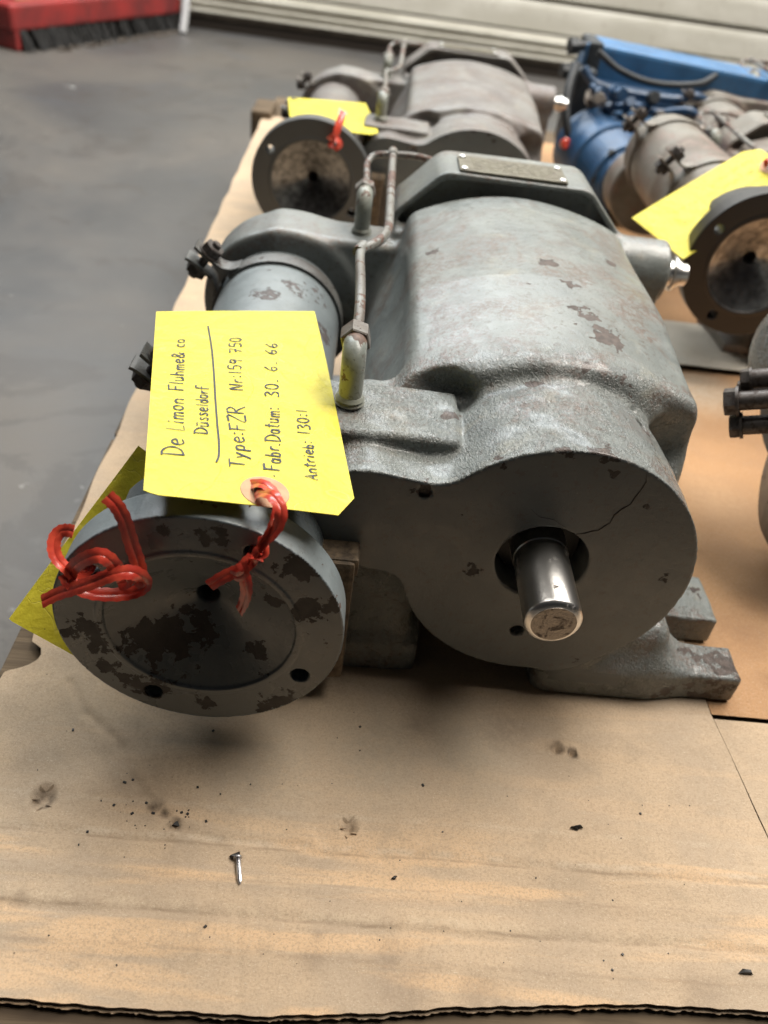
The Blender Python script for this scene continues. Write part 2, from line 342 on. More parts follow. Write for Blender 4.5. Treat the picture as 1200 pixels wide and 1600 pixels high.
# ------------------------------------------------------------------ the pump
def body_sdf(X):
    x, y, z = X
    circ = np.sqrt((x-.4)**2+(z-9.)**2)-7.0
    lobe = cap2(x, z, (-8.7, 11.0), (-3.5, 10.3), 2.85)
    f2 = smin(circ, lobe, .9)
    d = smax(f2, np.abs(y-4.)-4., .10)
    barrel = np.sqrt((x-.3)**2+(z-9.)**2)-7.35
    barrel2 = np.sqrt((x+1.7)**2+(z-8.0)**2)-7.5
    bar = smin(barrel, barrel2, .6)
    d = smin(d, smax(bar, np.abs(y-19.5)-13., .5), .6)
    hood = smax(sbox(X, (.7, 17.6, 10.8), (7.7, 10.8, 8.), .75), np.sqrt((x-.7)**2+(z-1.45+np.maximum(15.-y, 0)*.125)**2)-16., .7)
    lean = smax(hood, (x-8.4+(z-13.)*.16), .8)
    d = smin(d, lean, 1.6)
    # hollows under the two front corners of the hood
    d = smax(d, -(np.sqrt(((x+5.6)*.62)**2+(y-6.2)**2+(z-14.5)**2)-1.15), .5)
    d = smax(d, -(np.sqrt(((x-6.6)*.8)**2+(y-5.9)**2+((z-12.6)*.75)**2)-1.35), .6)
    d = smin(d, sbox(X, (-8.0, 4.4, 11.3), (3.45, 2.25, 3.1), .30), .30)
    # collar (flat topped, chamfered shoulders)
    ax = np.abs(x-.3)
    cl = smax(smax(z-18.3, ax-8.3, .4), (ax+z-23.4)*.7071, .5)
    cl0 = cl
    cl = smax(smax(cl, 1.3-z, .4), np.abs(y-31.6)-2.7, .22)
    cl = smax(cl, -smax(cl0+.40, y-30.5, .1), .1)
    d = np.minimum(d, smax(np.sqrt((x-.3)**2+(z-8.6)**2)-7.6, np.abs(y-31)-6., .3))
    d = smin(d, cl, .25)
    d = smin(d, sbox(X, (-6.9, 28.4, 8.5), (.9, 1.2, 6.), .4), .4)
    # boss on the right
    d = smin(d, smin(scyl(X, 0, (28.9, 13.2), 2.25, 5., 11.9, .35), sbox(X, (8.6, 28.9, 9.5), (3.0, 2.2, 3.6), .3), .25), .5)
    # feet
    def plate(x0, x1, y0, y1, z1, r=.2): return sbox(X, ((x0+x1)/2, (y0+y1)/2, z1/2), ((x1-x0)/2, (y1-y0)/2, z1/2), r)
    ft = smin(plate(2., 13.15, .55, 8.9, 1.9), plate(2.2, 8.6, .9, 9.0, 4.6, .9), 2.6)
    ft = smin(ft, plate(2.2, 9.3, 5.8, 8.9, 3.4, .9), 1.6)
    slot = smax(cap2(x, y, (10.4, 4.0), (16., 4.0), 1.02), -z-1, .1)
    ft = smax(ft, -slot, .12)
    ft = smin(ft, smin(plate(2., 12.6, 22., 29., 1.9), plate(2.2, 8.2, 22., 29., 4.2, .8), 2.2), .1)
    lf = smin(plate(-13., -4.9, .9, 8.9, 1.9), plate(-11.6, -5.4, 1.2, 7., 9., 1.), 1.6)
    lf = smin(lf, plate(-13., -4.9, 22., 29., 1.9), .1)
    d = smin(d, smin(ft, lf, .1), 1.0)
    d = smax(d, -(z-.02), .05)
    # bracket for the reservoir
    ring = scyl(X, 1, (RX, RZ), 5.55, 26., 30.2, .45)
    arm = sbox(X, (-10.6, 28.1, 10.9), (5.4, 2.0, 2.9), .5)
    d = smin(d, smin(ring, arm, 1.1), .6)
    # bore, small hole, pits
    d = smax(d, -scyl(X, 1, (0., 9.5), 2.2, -2, 2.6, .1), .10)
    for hx, hz, hr in ((-.15, 4.75, .36), (-6.1, 13.0, .30)):
        d = smax(d, -scyl(X, 1, (hx, hz), hr, -1, 1.2 if hr > .32 else .16, .05), .06)
    for px, py, pz, pr in ((2.7, 15.3, 17.62, .33), (4.35, 4.7, 14.75, .34), (4.1, 5.6, 15.1, .25)):
        d = smax(d, -(np.sqrt((x-px)**2+(y-py)**2+(z-pz)**2)-pr), .15)
    # uneven casting skin
    wv = .035*np.sin(1.7*x+.6*y)*np.sin(1.3*z+.9*y+1)+.02*np.sin(3.1*y+1.2*x)*np.sin(2.7*x-1.1*z)
    wv = wv*np.clip((9.-y)*.5, 0, 1)+.05*np.sin(.37*x+.21*y+.5)*np.sin(.29*y-.33*z)*np.clip((y-7)*.5, 0, 1)
    return d+wv*np.clip(y*2., 0, 1)*np.clip(z, 0, 1)
def flange_sdf(X):
    x, y, z = X; rr = np.sqrt((x-RX)**2+(z-RZ)**2)
    d = smax(rr-6.12, np.abs(y+4.15)-.85, .07)
    d = smin(d, smax(rr-5.0, np.abs(y+1.9)-2.1, .2), .3)      # hub behind
    depth = -5.0+(4.05-rr)*.56+.10                           # cone surface y
    cone = smax(rr-4.05, -(depth-y), .05)
    cut = smax(cone, -(5.4+y)-1., .05)
    d = smax(d, -cut, .08)
    d = smin(d, smax(np.abs(rr-4.22)-.10, np.abs(y+5.)-.02, .03), .12)
    d = smax(d, -(rr-.5), .1)
    for a in (-116, -30, 64, 148):
        cx, cz = RX+5.05*math.cos(rad(a)), RZ+5.05*math.sin(rad(a))
        d = smax(d, -(np.sqrt((x-cx)**2+(z-cz)**2)-.42), .06)
    return d
def make_pump():
    root = empty('lubrication_pump')
    V, Q, N = nets(body_sdf, (-21.4, -.45, -.3), (14.2, 37.4, 19.2), .17)
    cen = V[Q].mean(1); x, y, z = cen.T
    brk = (x < -8.6) & (y > 20) & (z > 3.2)
    ftm = (~brk) & (z < 3.1) & (((x > 6.2) | (x < -6.6)) | (z < 1.2))
    ftr = ftm & (x > 0) & (y < 15); ftl = ftm & (x <= 0) & (y < 15); ftb = ftm & (y >= 15)
    col = (~brk) & (~ftm) & (y > 28.75) & (np.abs(x-.3) < 8.7) & (z > 1)
    boss = col & (x > 8.25); boss = boss | ((x > 8.3) & (y > 26.3) & (z > 5.) & (~ftm)); col = col & ~boss
    nq = N[Q].mean(1); face = (nq[:, 1] < -.8) & (y < .12) & (~ftm); face = face | ((np.hypot(x, z-9.5) < 2.4) & (y < 2.7) & (z < 13))
    rest = ~(brk | ftm | col | boss | face)
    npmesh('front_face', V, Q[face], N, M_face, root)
    npmesh('housing', V, Q[rest], N, M_house, root)
    npmesh('reservoir_bracket', V, Q[brk], N, M_brk, root)
    npmesh('rear_collar', V, Q[col], N, M_house, root)
    npmesh('side_boss', V, Q[boss], N, M_house, root)
    for m in (ftr, ftl, ftb): npmesh('mounting_foot', V, Q[m], N, M_house, root)
    V, Q, N = nets(flange_sdf, (-21.6, -5.3, 2.0), (-8.8, .5, 14.8), .095)
    cen = V[Q].mean(1); rr = np.hypot(cen[:, 0]-RX, cen[:, 2]-RZ)
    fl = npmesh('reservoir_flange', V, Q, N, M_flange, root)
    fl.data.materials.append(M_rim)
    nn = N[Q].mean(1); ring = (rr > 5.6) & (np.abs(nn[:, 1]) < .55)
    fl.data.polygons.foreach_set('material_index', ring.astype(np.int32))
    # shaft
    b = MB().lathe([(0, 1.0), (.06, 1.16), (.16, 1.27), (.25, 1.30), (4.2, 1.30), (4.25, 1.34), (6.5, 1.34)], (0, -3.95, 9.5), (0, 1, 0), 64)
    sh = b.build('drive_shaft', M_steel, root)
    MB().lathe([(-.02, .6), (-.015, 1.0), (.05, 1.03)], (0, -3.95, 9.5), (0, 1, 0), 48).build('shaft_end_plug', M_steelend, sh)
    MB().lathe([(0, 1.36), (.0, 2.0), (.12, 2.1), (.5, 2.18)], (0, 1.5, 9.5), (0, 1, 0), 48).build('shaft_seal', M_dark, root)
    # crack lines in the face paint: thin raised ridges of broken paint
    b = MB()
    for pl in ([(3.27, 15.2), (3.4, 14.75), (3.32, 14.33), (3.2, 13.9), (3.1, 13.47), (2.8, 13.15), (2.57, 12.77), (2.5, 12.3), (2.32, 12.09), (2.1, 11.8), (1.83, 11.72), (1.5, 11.55), (1.15, 11.44)],
               [(-1.23, 12.66), (-.95, 12.4), (-.69, 12.24), (-.3, 12.2), (-.08, 12.17), (.3, 11.95), (.62, 11.76)]):
        k = .05 if len(pl) > 8 else .025
        vs = []; fs = []
        for i, (px, pz) in enumerate(pl):
            q = k*(.5+rnd.random()) if 0 < i < len(pl)-1 else .008
            vs += [(px-q*.8, -.012, pz+q*.6), (px+q*.8, -.012, pz-q*.6), (px, -.03, pz)]
            if i: n = 3*i; fs += [(n-3, n, n+2, n-1), (n-1, n+2, n+1, n-2)]
        b.add(vs, fs)
    b.build('paint_crack', M_dark, root)
    # nameplate
    npl = MB().box((0.0, 30.9, 18.42), (3.75, 1.72, .09), .04).build('nameplate', M_plate, root)
    for sx in (-1, 1):
        for sy in (-1, 1):
            MB().lathe([(0, .24), (.09, .22), (.15, .1)], (sx*3.42, 30.9+sy*1.35, 18.5), (0, 0, 1), 12).build('rivet', M_steel, npl)
    b = MB()
    for k in range(5):                       # worn embossed rows on the plate
        xx = -2.8
        while xx < 2.8:
            wd = rnd.uniform(.25, .9)
            b.box((xx+wd/2, 29.9+k*.5, 18.515), (wd/2, .07, .012), 0); xx += wd+rnd.uniform(.12, .5)
    b.build('embossed_row', metal('worn_brass', (.22, .20, .15), .4, .3), npl)
    # plug on the right boss
    MB().lathe([(0, .95), (.9, .95), (.95, 1.2), (1.15, 1.2), (1.2, .95), (1.5, .95), (1.55, .8), (2.0, .8), (2.08, .7)], (11.7, 28.9, 13.2), (1, 0, 0), 32).build('side_plug', M_steel, root)
    # reservoir tube
    MB().lathe([(0, 4.3), (27, 4.3)], (RX, -.1, RZ), (0, 1, 0), 96).build('reservoir_tube', M_tube, root)
    # clamps
    for cy in (24.2, 9.6):
        b = MB(); vs = []; fs = []; n = 72; a0, a1 = rad(148), rad(138+360)
        prof = [(4.33, -.62), (4.52, -.68), (4.56, 0), (4.52, .68), (4.33, .62)]
        for i in range(n+1):
            a = a0+(a1-a0)*i/n
            fl_ = 0.
            for (r_, dy) in prof:
                vs.append((RX+math.cos(a)*(r_+fl_), cy+dy, RZ+math.sin(a)*(r_+fl_)))
        for i in range(n):
            for k in range(4): fs.append((i*5+k, i*5+k+1, i*5+6+k, i*5+5+k))
        b.add(vs, fs)
        ca = rad(143); rv = Vector((math.cos(ca), 0, math.sin(ca))); tv = Vector((-math.sin(ca), 0, math.cos(ca)))
        for sgn in (-1, 1):                    # flared ears
            p = [Vector((RX, cy, RZ))+rv*r_+tv*t_*sgn for r_, t_ in ((4.35, 1.3), (4.7, .75), (5.2, .42), (6.0, .36), (6.9, .36), (7.3, .42))]
            p = spline([tuple(q) for q in p], 4); vs = []; fs = []
            for i, q in enumerate(p):
                for wy, th_ in ((-.66, 0), (.66, 0), (.66, .2), (-.66, .2)): vs.append(q+Vector((0, wy, 0))+tv*th_*sgn)
                if i:
                    for k in range(4): fs.append((4*i-4+k, 4*i-4+(k+1) % 4, 4*i+(k+1) % 4, 4*i+k))
            fs.append((0, 1, 2, 3)); fs.append(tuple(len(vs)-1-k for k in range(4))); b.add(vs, fs)
        cl = b.build('pipe_clamp', M_clamp, root)
        o = Vector((RX, cy, RZ))+rv*6.25
        MB().lathe([(-1.5, .3), (1.5, .3)], o, tv, 14).hexa(o+tv*.6, tv, .72, .62).lathe([(0, .78), (.12, .78)], o+tv*.5, tv, 18).build('bolt', M_bolt, cl)
        MB().hexa(o-tv*1.25, tv, .72, .6, phase=.3).lathe([(0, .8), (.12, .8)], o-tv*.66, tv, 18).build('nut', M_bolt, cl)
    # elbows and pipe
    def elbow(x, y, z0, z1):
        b = MB().lathe([(0, .62), (.12, .72), (.25, .62), (.32, .7), (.45, .62), (.5, .58)], (x, y, z0), (0, 0, 1), 20)
        b.tube(spline([(x, y, z0+.4), (x, y, z1-1.1), (x, y+.08, z1-.45), (x, y+.5, z1-.02), (x, y+1.15, z1+.0)], 5), [.56]*21, 18)
        b.add([], []); e = b.build('elbow_fitting', M_fit, root)
        MB().hexa((x, y+1.1, z1), (0, 1, 0), .74, 1.1).lathe([(1.1, .62), (1.5, .46)], (x, y+1.1, z1), (0, 1, 0), 18).build('union_nut', M_pipe, e)
        return e
    elbow(-9.8, 4.4, 14.45, 17.0)
    elbow(-10.0, 28.0, 13.7, 16.2)
    b = MB()
    b.tube(spline([(-9.8, 6.3, 17.0), (-9.72, 8.5, 17.0), (-9.8, 12, 17.1), (-9.95, 15.5, 17.0), (-9.95, 17.0, 17.0)], 6), .27, 14)
    b.tube(spline([(-9.95, 16.9, 17.0), (-9.4, 17.6, 17.0), (-8.8, 18.6, 17.1), (-8.45, 20.2, 17.1), (-8.35, 22.5, 17.0), (-8.3, 28, 17.0), (-8.25, 33, 17.05), (-8.2, 36.2, 17.05)], 6), .29, 14)
    b.tube(spline([(-10.0, 30.2, 16.2), (-10.0, 33, 16.2), (-10.05, 35.0, 16.4), (-9.6, 35.9, 16.8), (-8.2, 36.1, 17.0), (-6, 36.3, 17.), (-4, 36.6, 16.5)], 6), .24, 14)
    b.lathe([(0, .36), (.6, .40), (1.2, .36)], (-8.2, 35.6, 17.05), (0, 1, 0), 14)
    b.lathe([(-.5, .33), (.5, .36)], (-9.95, 16.9, 17.0), (.3, 1, 0), 14)
    b.build('grease_pipe', M_pipe, root)
    MB().box((-9.75, -.2, 5.6), (.95, 1.3, 4.0), .25).box((-9.75, -.3, 9.2), (1.1, 1.0, .5), .15).build('drain_block', M_rust, root)
    return root
pump = make_pump()
PG = 'grey lubrication pumps standing on the cardboard'
props(pump, 'nearest grey lubrication pump with bare steel shaft end facing the viewer', 'pump', PG)
def kids(o): return [c for c in bpy.data.objects if c.parent == o]
KIDS = {}
for o in bpy.data.objects:
    if o.parent: KIDS.setdefault(o.parent.name, []).append(o)
def copy_tree(o, parent=None, skip=()):
    c = o.copy(); C.objects.link(c)
    if parent: c.parent = parent
    for ch in KIDS.get(o.name, []):
        if ch.name.split('.')[0] in skip: continue
        copy_tree(ch, c, skip)
    return c
RES = ('reservoir_flange', 'reservoir_tube', 'pipe_clamp')
def variant(o, label, loc, rot=0., res=(0, 0, 0), zs=1., mats={}, skip=()):
    r = copy_tree(pump, None, skip); r.location = Vector(loc)*S; r.rotation_euler = (0, 0, rot); r['label'] = label
    for c in bpy.data.objects:
        if c.parent != r: continue
        nm = c.name.split('.')[0]
        if nm in RES: c.location = Vector(res)*S
        elif zs != 1.: c.scale = (1, 1, zs)
        if nm in mats:
            for i, sl in enumerate(c.material_slots): sl.link = 'OBJECT'; sl.material = mats[nm]
    return r
def shrink(r, k_, dz):
    for c in bpy.data.objects:
        if c.parent == r and c.name.split('.')[0] in ('reservoir_tube', 'pipe_clamp'):
            c.scale = (k_, 1, k_); c.location = Vector((RX*(1-k_)-.9, 2.4, RZ*(1-k_)+dz))*S
hm = lambda m: {k: m for k in ('housing', 'rear_collar', 'side_boss', 'mounting_foot', 'reservoir_bracket')}
p2 = variant(pump, 'mauve grey lubrication pump directly behind the nearest one', (.6, 60, 0), rad(-1.5), (-.9, 2.4, -1.1), .86,
        {**hm(M_brownb), 'reservoir_flange': M_fl2, 'reservoir_tube': M_brownb, 'pipe_clamp': M_brownb}, skip=('paint_crack',))
shrink(p2, .84, -1.1)
variant(pump, 'lubrication pump with a black brown flange at the right edge under a slanting yellow tag', (38.8, 42.4, 0), 0., (-.6, 0, 3.0), .86,
        {**hm(M_brownp), 'reservoir_flange': M_fl3, 'reservoir_tube': M_brownp, 'pipe_clamp': M_brownp}, skip=('paint_crack',))
variant(pump, 'beige and brown lubrication pump farthest back on the right, behind the slanting yellow tag', (51.5, 68, 0), 0., (0, 0, 1), 1.,
        {**hm(M_brownp), 'reservoir_flange': M_fl3, 'reservoir_tube': M_brownp, 'pipe_clamp': M_brownp}, skip=('paint_crack',))
# partly visible pump at the right edge
q = empty('lubrication_pump', (12.9, 15, 0))
props(q, 'cut off pump end at the right edge with dark clamp bolts, nearest on that side', 'pump', PG)
MB().lathe([(0, 2.0), (.4, 3.0), (1.2, 3.6), (3, 3.9), (9, 4.0), (16, 4.2), (16, .5)], (3.0, 2.2, 13.2), (1, .1, 0), 40).build('end_casting', M_house, q)
MB().lathe([(0, 3.4), (.6, 4.3), (8, 4.6), (8, 3.7)], (5.2, -1.2, 6.0), (1, -.2, .1), 40).build('housing', M_clamp, q)
MB().lathe([(0, 3.9), (1.2, 4.1), (1.3, 3.7)], (4.9, .2, 10.6), (1, .1, .1), 40).build('pipe_clamp', M_clamp, q)
for dx, dy, dz, sc in ((1.6, -3.0, 12.5, .8), (2.4, -2.2, 13.6, .62), (2.3, -3.4, 11.2, .7), (2.9, -1.6, 12.4, .75)):
    o = Vector((dx-2.9, dy, dz)); tv = Vector((.75, -.3, .35)).normalized()
    MB().hexa(o, tv, 1.0*sc, .9*sc).lathe([(.8*sc, 1.1*sc), (1.0*sc, 1.1*sc), (1.0*sc, .55), (4., .55)], o, tv, 18).build('bolt', M_bolt, q)
# ------------------------------------------------------------------ tags
M_tag = None
def tag_mat():
    t = NT('yellow_card')
    n = t.noise(.5, 5, .3); f = t.noise(6, 5)
    c = t.mix(t.step(n, .3, .7), (.70, .62, .045), (.64, .55, .04))
    c = t.mix(t.step(t.noise(.30, 4, .6), .56, .68, 0, .5), c, (.60, .46, .03))
    c = t.mix(t.step(t.noise(1.3, 7, .8, .7, vec=t.vadd(t.P, (3, 3, 1))), .56, .70, 0, .38), c, (.42, .36, .06))
    c = t.mix(t.step(t.noise(5, 2, 0), .74, .78, 0, .75), c, (.20, .16, .03))
    cr = t.noise(.28, 2, 1.6, .4, vec=t.vadd(t.P, (5, 1, 2))); crease = t.step(t.math('ABSOLUTE', t.math('SUBTRACT', cr, .5)), 0, .012, 1., 0.)
    c = t.mix(t.math('MULTIPLY', crease, .12), c, (.88, .82, .35))
    h = t.math('ADD', t.math('MULTIPLY', n, 9.), t.math('ADD', t.math('MULTIPLY', f, .7), t.math('MULTIPLY', crease, -.5)))
    return t.done(c, .5, 0, t.bump(h, .035, .8), .4)
M_tag = tag_mat()
M_eye = plain('tan_paper_ring', (.55, .33, .19), .7, .2, 2)
M_ink = plain('pen_ink', (.006, .006, .012), .5, .2)
M_ink2 = plain('faint_pencil', (.45, .40, .07), .6, .2)
def tagframe(x, y, z, a, b, c, W, L, t, curl=0.):
    ca, sa, cb, sb, cc, sc = math.cos(a), math.sin(a), math.cos(b), math.sin(b), math.cos(c), math.sin(c)
    Rm = Matrix(((ca, -sa, 0), (sa, ca, 0), (0, 0, 1))) @ Matrix(((1, 0, 0), (0, cb, -sb), (0, sb, cb))) @ Matrix(((cc, 0, sc), (0, 1, 0), (-sc, 0, cc)))
    def f(u, v, h=0.):
        tw = t*(1-2*u)*v + curl*(math.sin(v*math.pi)*.6+.25*math.sin(v*7+u*3))*1.0
        return Vector((x, y, z)) + Rm @ Vector(((u-.5)*W, v*L, tw+h))
    return f
def make_tag(f, W, L, name='paper_tag', eye=(.553, .054), corner=(.055, .012, .10, .07), th=.035, eyeparent=True, n=22, m=30):
    """sheet with the two hole-end corners cut and the round hole left open"""
    root = None; b = MB(); c0x, c0y, c1x, c1y = corner
    ex, ey = eye; rx, ry = .42/W, .42/L
    us = sorted(set([i/n for i in range(n+1)])); vs_ = sorted(set([j/m for j in range(m+1)]))
    def P2(u, v):
        lo = 0.
        if u < c0x: lo = c0y*(1-u/c0x)
        if u > 1-c1x: lo = c1y*(u-(1-c1x))/c1x
        vv = lo+v*(1-lo)
        du, dv = (u-ex)/rx, (vv-ey)/ry; d = math.hypot(du, dv)      # push vertices out of the hole
        if d < 1.0 and d > 1e-6: return ex+du/d*rx, ey+dv/d*ry, True
        return u, vv, d <= 1e-6
    # fine grid near hole: denser rows at the bottom
    vs_ = sorted([k*.012 for k in range(10)]+[.12+(1-.12)*k/18 for k in range(1, 19)]); us = sorted([k/30 for k in range(31)])
    grid = {}; V = []; F = []
    for h in (0, -th):
        for i, u in enumerate(us):
            for j, v in enumerate(vs_):
                uu, vv, inh = P2(u, v); grid[(h, i, j)] = len(V); V.append(f(uu, vv, h))
    NU, NV = len(us), len(vs_)
    cells = set()
    for i in range(NU-1):
        for j in range(NV-1):
            cu, cv = (us[i]+us[i+1])/2, (vs_[j]+vs_[j+1])/2
            if math.hypot((cu-ex)/rx, (cv-ey)/ry) < 1.0: continue
            cells.add((i, j))
    for (i, j) in cells:
        F.append([grid[(0, i, j)], grid[(0, i+1, j)], grid[(0, i+1, j+1)], grid[(0, i, j+1)]])
        F.append([grid[(-th, i, j)], grid[(-th, i, j+1)], grid[(-th, i+1, j+1)], grid[(-th, i+1, j)]])
        for di, dj, a, c in ((-1, 0, (0, 0), (0, 1)), (1, 0, (1, 1), (1, 0)), (0, -1, (1, 0), (0, 0)), (0, 1, (0, 1), (1, 1))):
            if (i+di, j+dj) not in cells:
                A = (i+a[0], j+a[1]); B = (i+c[0], j+c[1])
                F.append([grid[(0, *A)], grid[(0, *B)], grid[(-th, *B)], grid[(-th, *A)]])
    b.add(V, F); root = b.build(name, M_tag)
    vs = []; fs = []; K = 40                                       # ring round the hole
    for k in range(K):
        a = 2*math.pi*k/K
        for r_, h in ((.44, .0), (.46, .03), (.95, .03), (.98, .0)): vs.append(f(ex+math.cos(a)*r_/W, ey+math.sin(a)*r_/L, h))
    for k in range(K):
        k2 = (k+1) % K
        for q_ in range(3): fs.append((k*4+q_, k*4+q_+1, k2*4+q_+1, k2*4+q_))
    MB().add(vs, fs).build('eyelet_ring', M_eye, root)
    return root
# pen strokes: each glyph is a list of polylines in a box of width w and height 1
def arc(cx, cy, rx, ry, a0, a1, n=9): return [(cx+rx*math.cos(rad(a0+(a1-a0)*i/n)), cy+ry*math.sin(rad(a0+(a1-a0)*i/n))) for i in range(n+1)]
GL = {
 'D': (.6, [[(.08, 0), (.05, 1)], [(-.05, .98), (.25, .97), (.5, .75), (.56, .45), (.4, .12), (.05, -.02)]]),
 'e': (.42, [[(.04, .28), (.36, .36), (.36, .5), (.2, .6), (.05, .42), (.06, .15), (.2, .0), (.4, .1)]]),
 'L': (.42, [[(.1, .98), (.06, .0), (.4, .05)]]),
 'i': (.2, [[(.1, .58), (.08, 0)], [(.10, .78), (.12, .9)]]),
 'm': (.6, [[(.05, .58), (.05, 0)], [(.05, .4), (.18, .58), (.28, .45), (.28, 0)], [(.28, .4), (.42, .58), (.52, .45), (.53, 0)]]),
 'o': (.42, [arc(.2, .3, .17, .3, 90, 450)]),
 'n': (.44, [[(.05, .58), (.05, 0)], [(.05, .4), (.2, .58), (.36, .45), (.37, 0)]]),
 'F': (.5, [[(.08, 0), (.08, 1.0)], [(.0, .98), (.5, 1.02)], [(.08, .52), (.4, .55)]]),
 'l': (.2, [[(.12, 1), (.08, 0)]]),
 'u': (.44, [[(.05, .58), (.07, .12), (.2, .0), (.35, .15), (.36, .58)], [(.36, .3), (.38, 0)]]),
 'h': (.44, [[(.06, 1), (.05, 0)], [(.05, .38), (.2, .58), (.36, .42), (.37, 0)]]),
 '&': (.6, [[(.55, .0), (.3, .35), (.12, .7), (.22, .98), (.4, .85), (.32, .6), (.08, .3), (.12, .05), (.3, -.02), (.5, .25), (.56, .45)], [(.2, 1.15), (.22, 1.18)]]),
 'c': (.38, [arc(.22, .3, .17, .29, 55, 300)]),
 'U': (.5, [[(.05, .62), (.07, .12), (.2, .0), (.36, .15), (.38, .62)], [(.38, .3), (.40, 0)], [(.12, .80), (.13, .93)], [(.3, .80), (.31, .93)]]),
 's': (.36, [[(.32, .52), (.18, .6), (.07, .48), (.2, .32), (.3, .16), (.18, .0), (.03, .08)]]),
 'd': (.42, [arc(.18, .27, .15, .27, 20, 370), [(.34, 1), (.35, 0)]]),
 'r': (.34, [[(.06, .58), (.06, 0)], [(.06, .35), (.18, .56), (.32, .55)]]),
 'f': (.36, [[(.4, .95), (.22, 1.0), (.12, .8), (.1, -.1)], [(-.02, .5), (.32, .52)]]),
 'T': (.5, [[(.25, 0), (.25, 1)], [(.0, 1), (.52, 1.02)]]),
 'y': (.4, [[(.04, .58), (.16, .15)], [(.36, .6), (.18, .05), (.04, -.35)]]),
 'p': (.42, [[(.06, .58), (.05, -.38)], arc(.2, .3, .15, .27, 160, -150)]),
 ':': (.2, [[(.04, .10), (.14, .12)], [(.04, .60), (.14, .62)], [(.09, .05), (.09, .16)], [(.09, .55), (.09, .66)]]),
 '.': (.2, [[(.04, .06), (.14, .07)], [(.09, .01), (.09, .12)]]),
 'Z': (.52, [[(.02, 1), (.5, 1.0), (.02, .02), (.55, .0)]]),
 'R': (.52, [[(.06, 0), (.06, 1)], [(-.02, .98), (.3, 1.02), (.46, .8), (.3, .55), (.06, .5), (.3, .35), (.56, -.08)]]),
 'N': (.5, [[(.04, 0), (.08, 1), (.4, .02), (.46, 1.05)]]),
 '1': (.24, [[(.12, 1), (.1, 0)]]),
 '5': (.42, [[(.38, 1), (.12, .98), (.08, .58), (.28, .6), (.38, .35), (.28, .03), (.04, .05)]]),
 '9': (.42, [[(.34, .7), (.2, .52), (.06, .7), (.16, .97), (.34, .9), (.35, .6), (.28, 0)]]),
 '7': (.44, [[(.02, .98), (.42, 1.0), (.16, 0)], [(.1, .5), (.36, .54)]]),
 '0': (.42, [arc(.2, .5, .17, .48, 80, 450, 12)]),
 'a': (.42, [arc(.19, .28, .15, .28, 30, 380), [(.34, .56), (.35, .0)]]),
 'b': (.42, [[(.07, 1), (.06, 0)], arc(.2, .28, .14, .27, 170, -160)]),
 't': (.32, [[(.16, .95), (.13, .1), (.25, 0)], [(.0, .65), (.32, .68)]]),
 '3': (.42, [[(.04, .9), (.22, 1), (.34, .8), (.16, .55), (.36, .35), (.3, .05), (.03, .03)]]),
 '6': (.42, [[(.34, .98), (.12, .6), (.05, .25), (.18, .0), (.34, .18), (.28, .42), (.08, .35)]]),
 'A': (.5, [[(.02, 0), (.24, 1), (.46, 0)], [(.1, .38), (.4, .36)]]),
 ' ': (.35, []),
}
def write(b, f, W, L, text, p0, p1, h0, h1, wd=.045, jig=.06, r=rnd):
    tot = sum(GL[c][0]+.12 for c in text); x = 0
    d = Vector((p1[0]-p0[0], p1[1]-p0[1]))
    for c in text:
        gw, st = GL[c]; dy = r.uniform(-jig, jig)
        for pl in st:
            pts = []
            for (gx, gy) in pl:
                s = (x+gx)/tot; hh = h0+(h1-h0)*s
                pts.append((p0[0]+d.x*s-(gy+dy)*hh, p0[1]+d.y*s))   # letters stand towards -u
            # resample into thin flat ribbon just above the card
            P3 = [(f(u, v, .035)) for u, v in pts]
            # split long segments and smooth a little
            Q3 = spline([tuple(p) for p in P3], 3) if len(P3) > 3 else [Vector(p) for p in P3]
            vs = []; fs = []
            nrm = (f(.6, .5, 0)-f(.5, .5, 0)).cross(f(.5, .6, 0)-f(.5, .5, 0)).normalized()
            for i, p in enumerate(Q3):
                t_ = (Q3[min(i+1, len(Q3)-1)]-Q3[max(i-1, 0)])
                if t_.length < 1e-5: t_ = Vector((1, 0, 0))
                s_ = t_.normalized().cross(nrm).normalized()*wd*.5*r.uniform(.6, 1.45)
                vs += [p+s_, p-s_]
                if i: n = 2*i; fs.append((n-2, n-1, n+1, n))
            b.add(vs, fs)
        x += gw+.12
k1 = .968
T1 = (-10.1+(-13.14+10.1)*k1, -29.04+(-3.69+29.04)*k1, 35+(14.27-35)*k1, .19, -.02, .17, 8.51*k1, 17.64*k1, -.9*k1)
f1 = tagframe(*T1, curl=.16)
tag1 = make_tag(f1, T1[6], T1[7])
props(tag1, 'large yellow tag with black handwriting lying over the nearest pump\'s reservoir tube', 'tag')
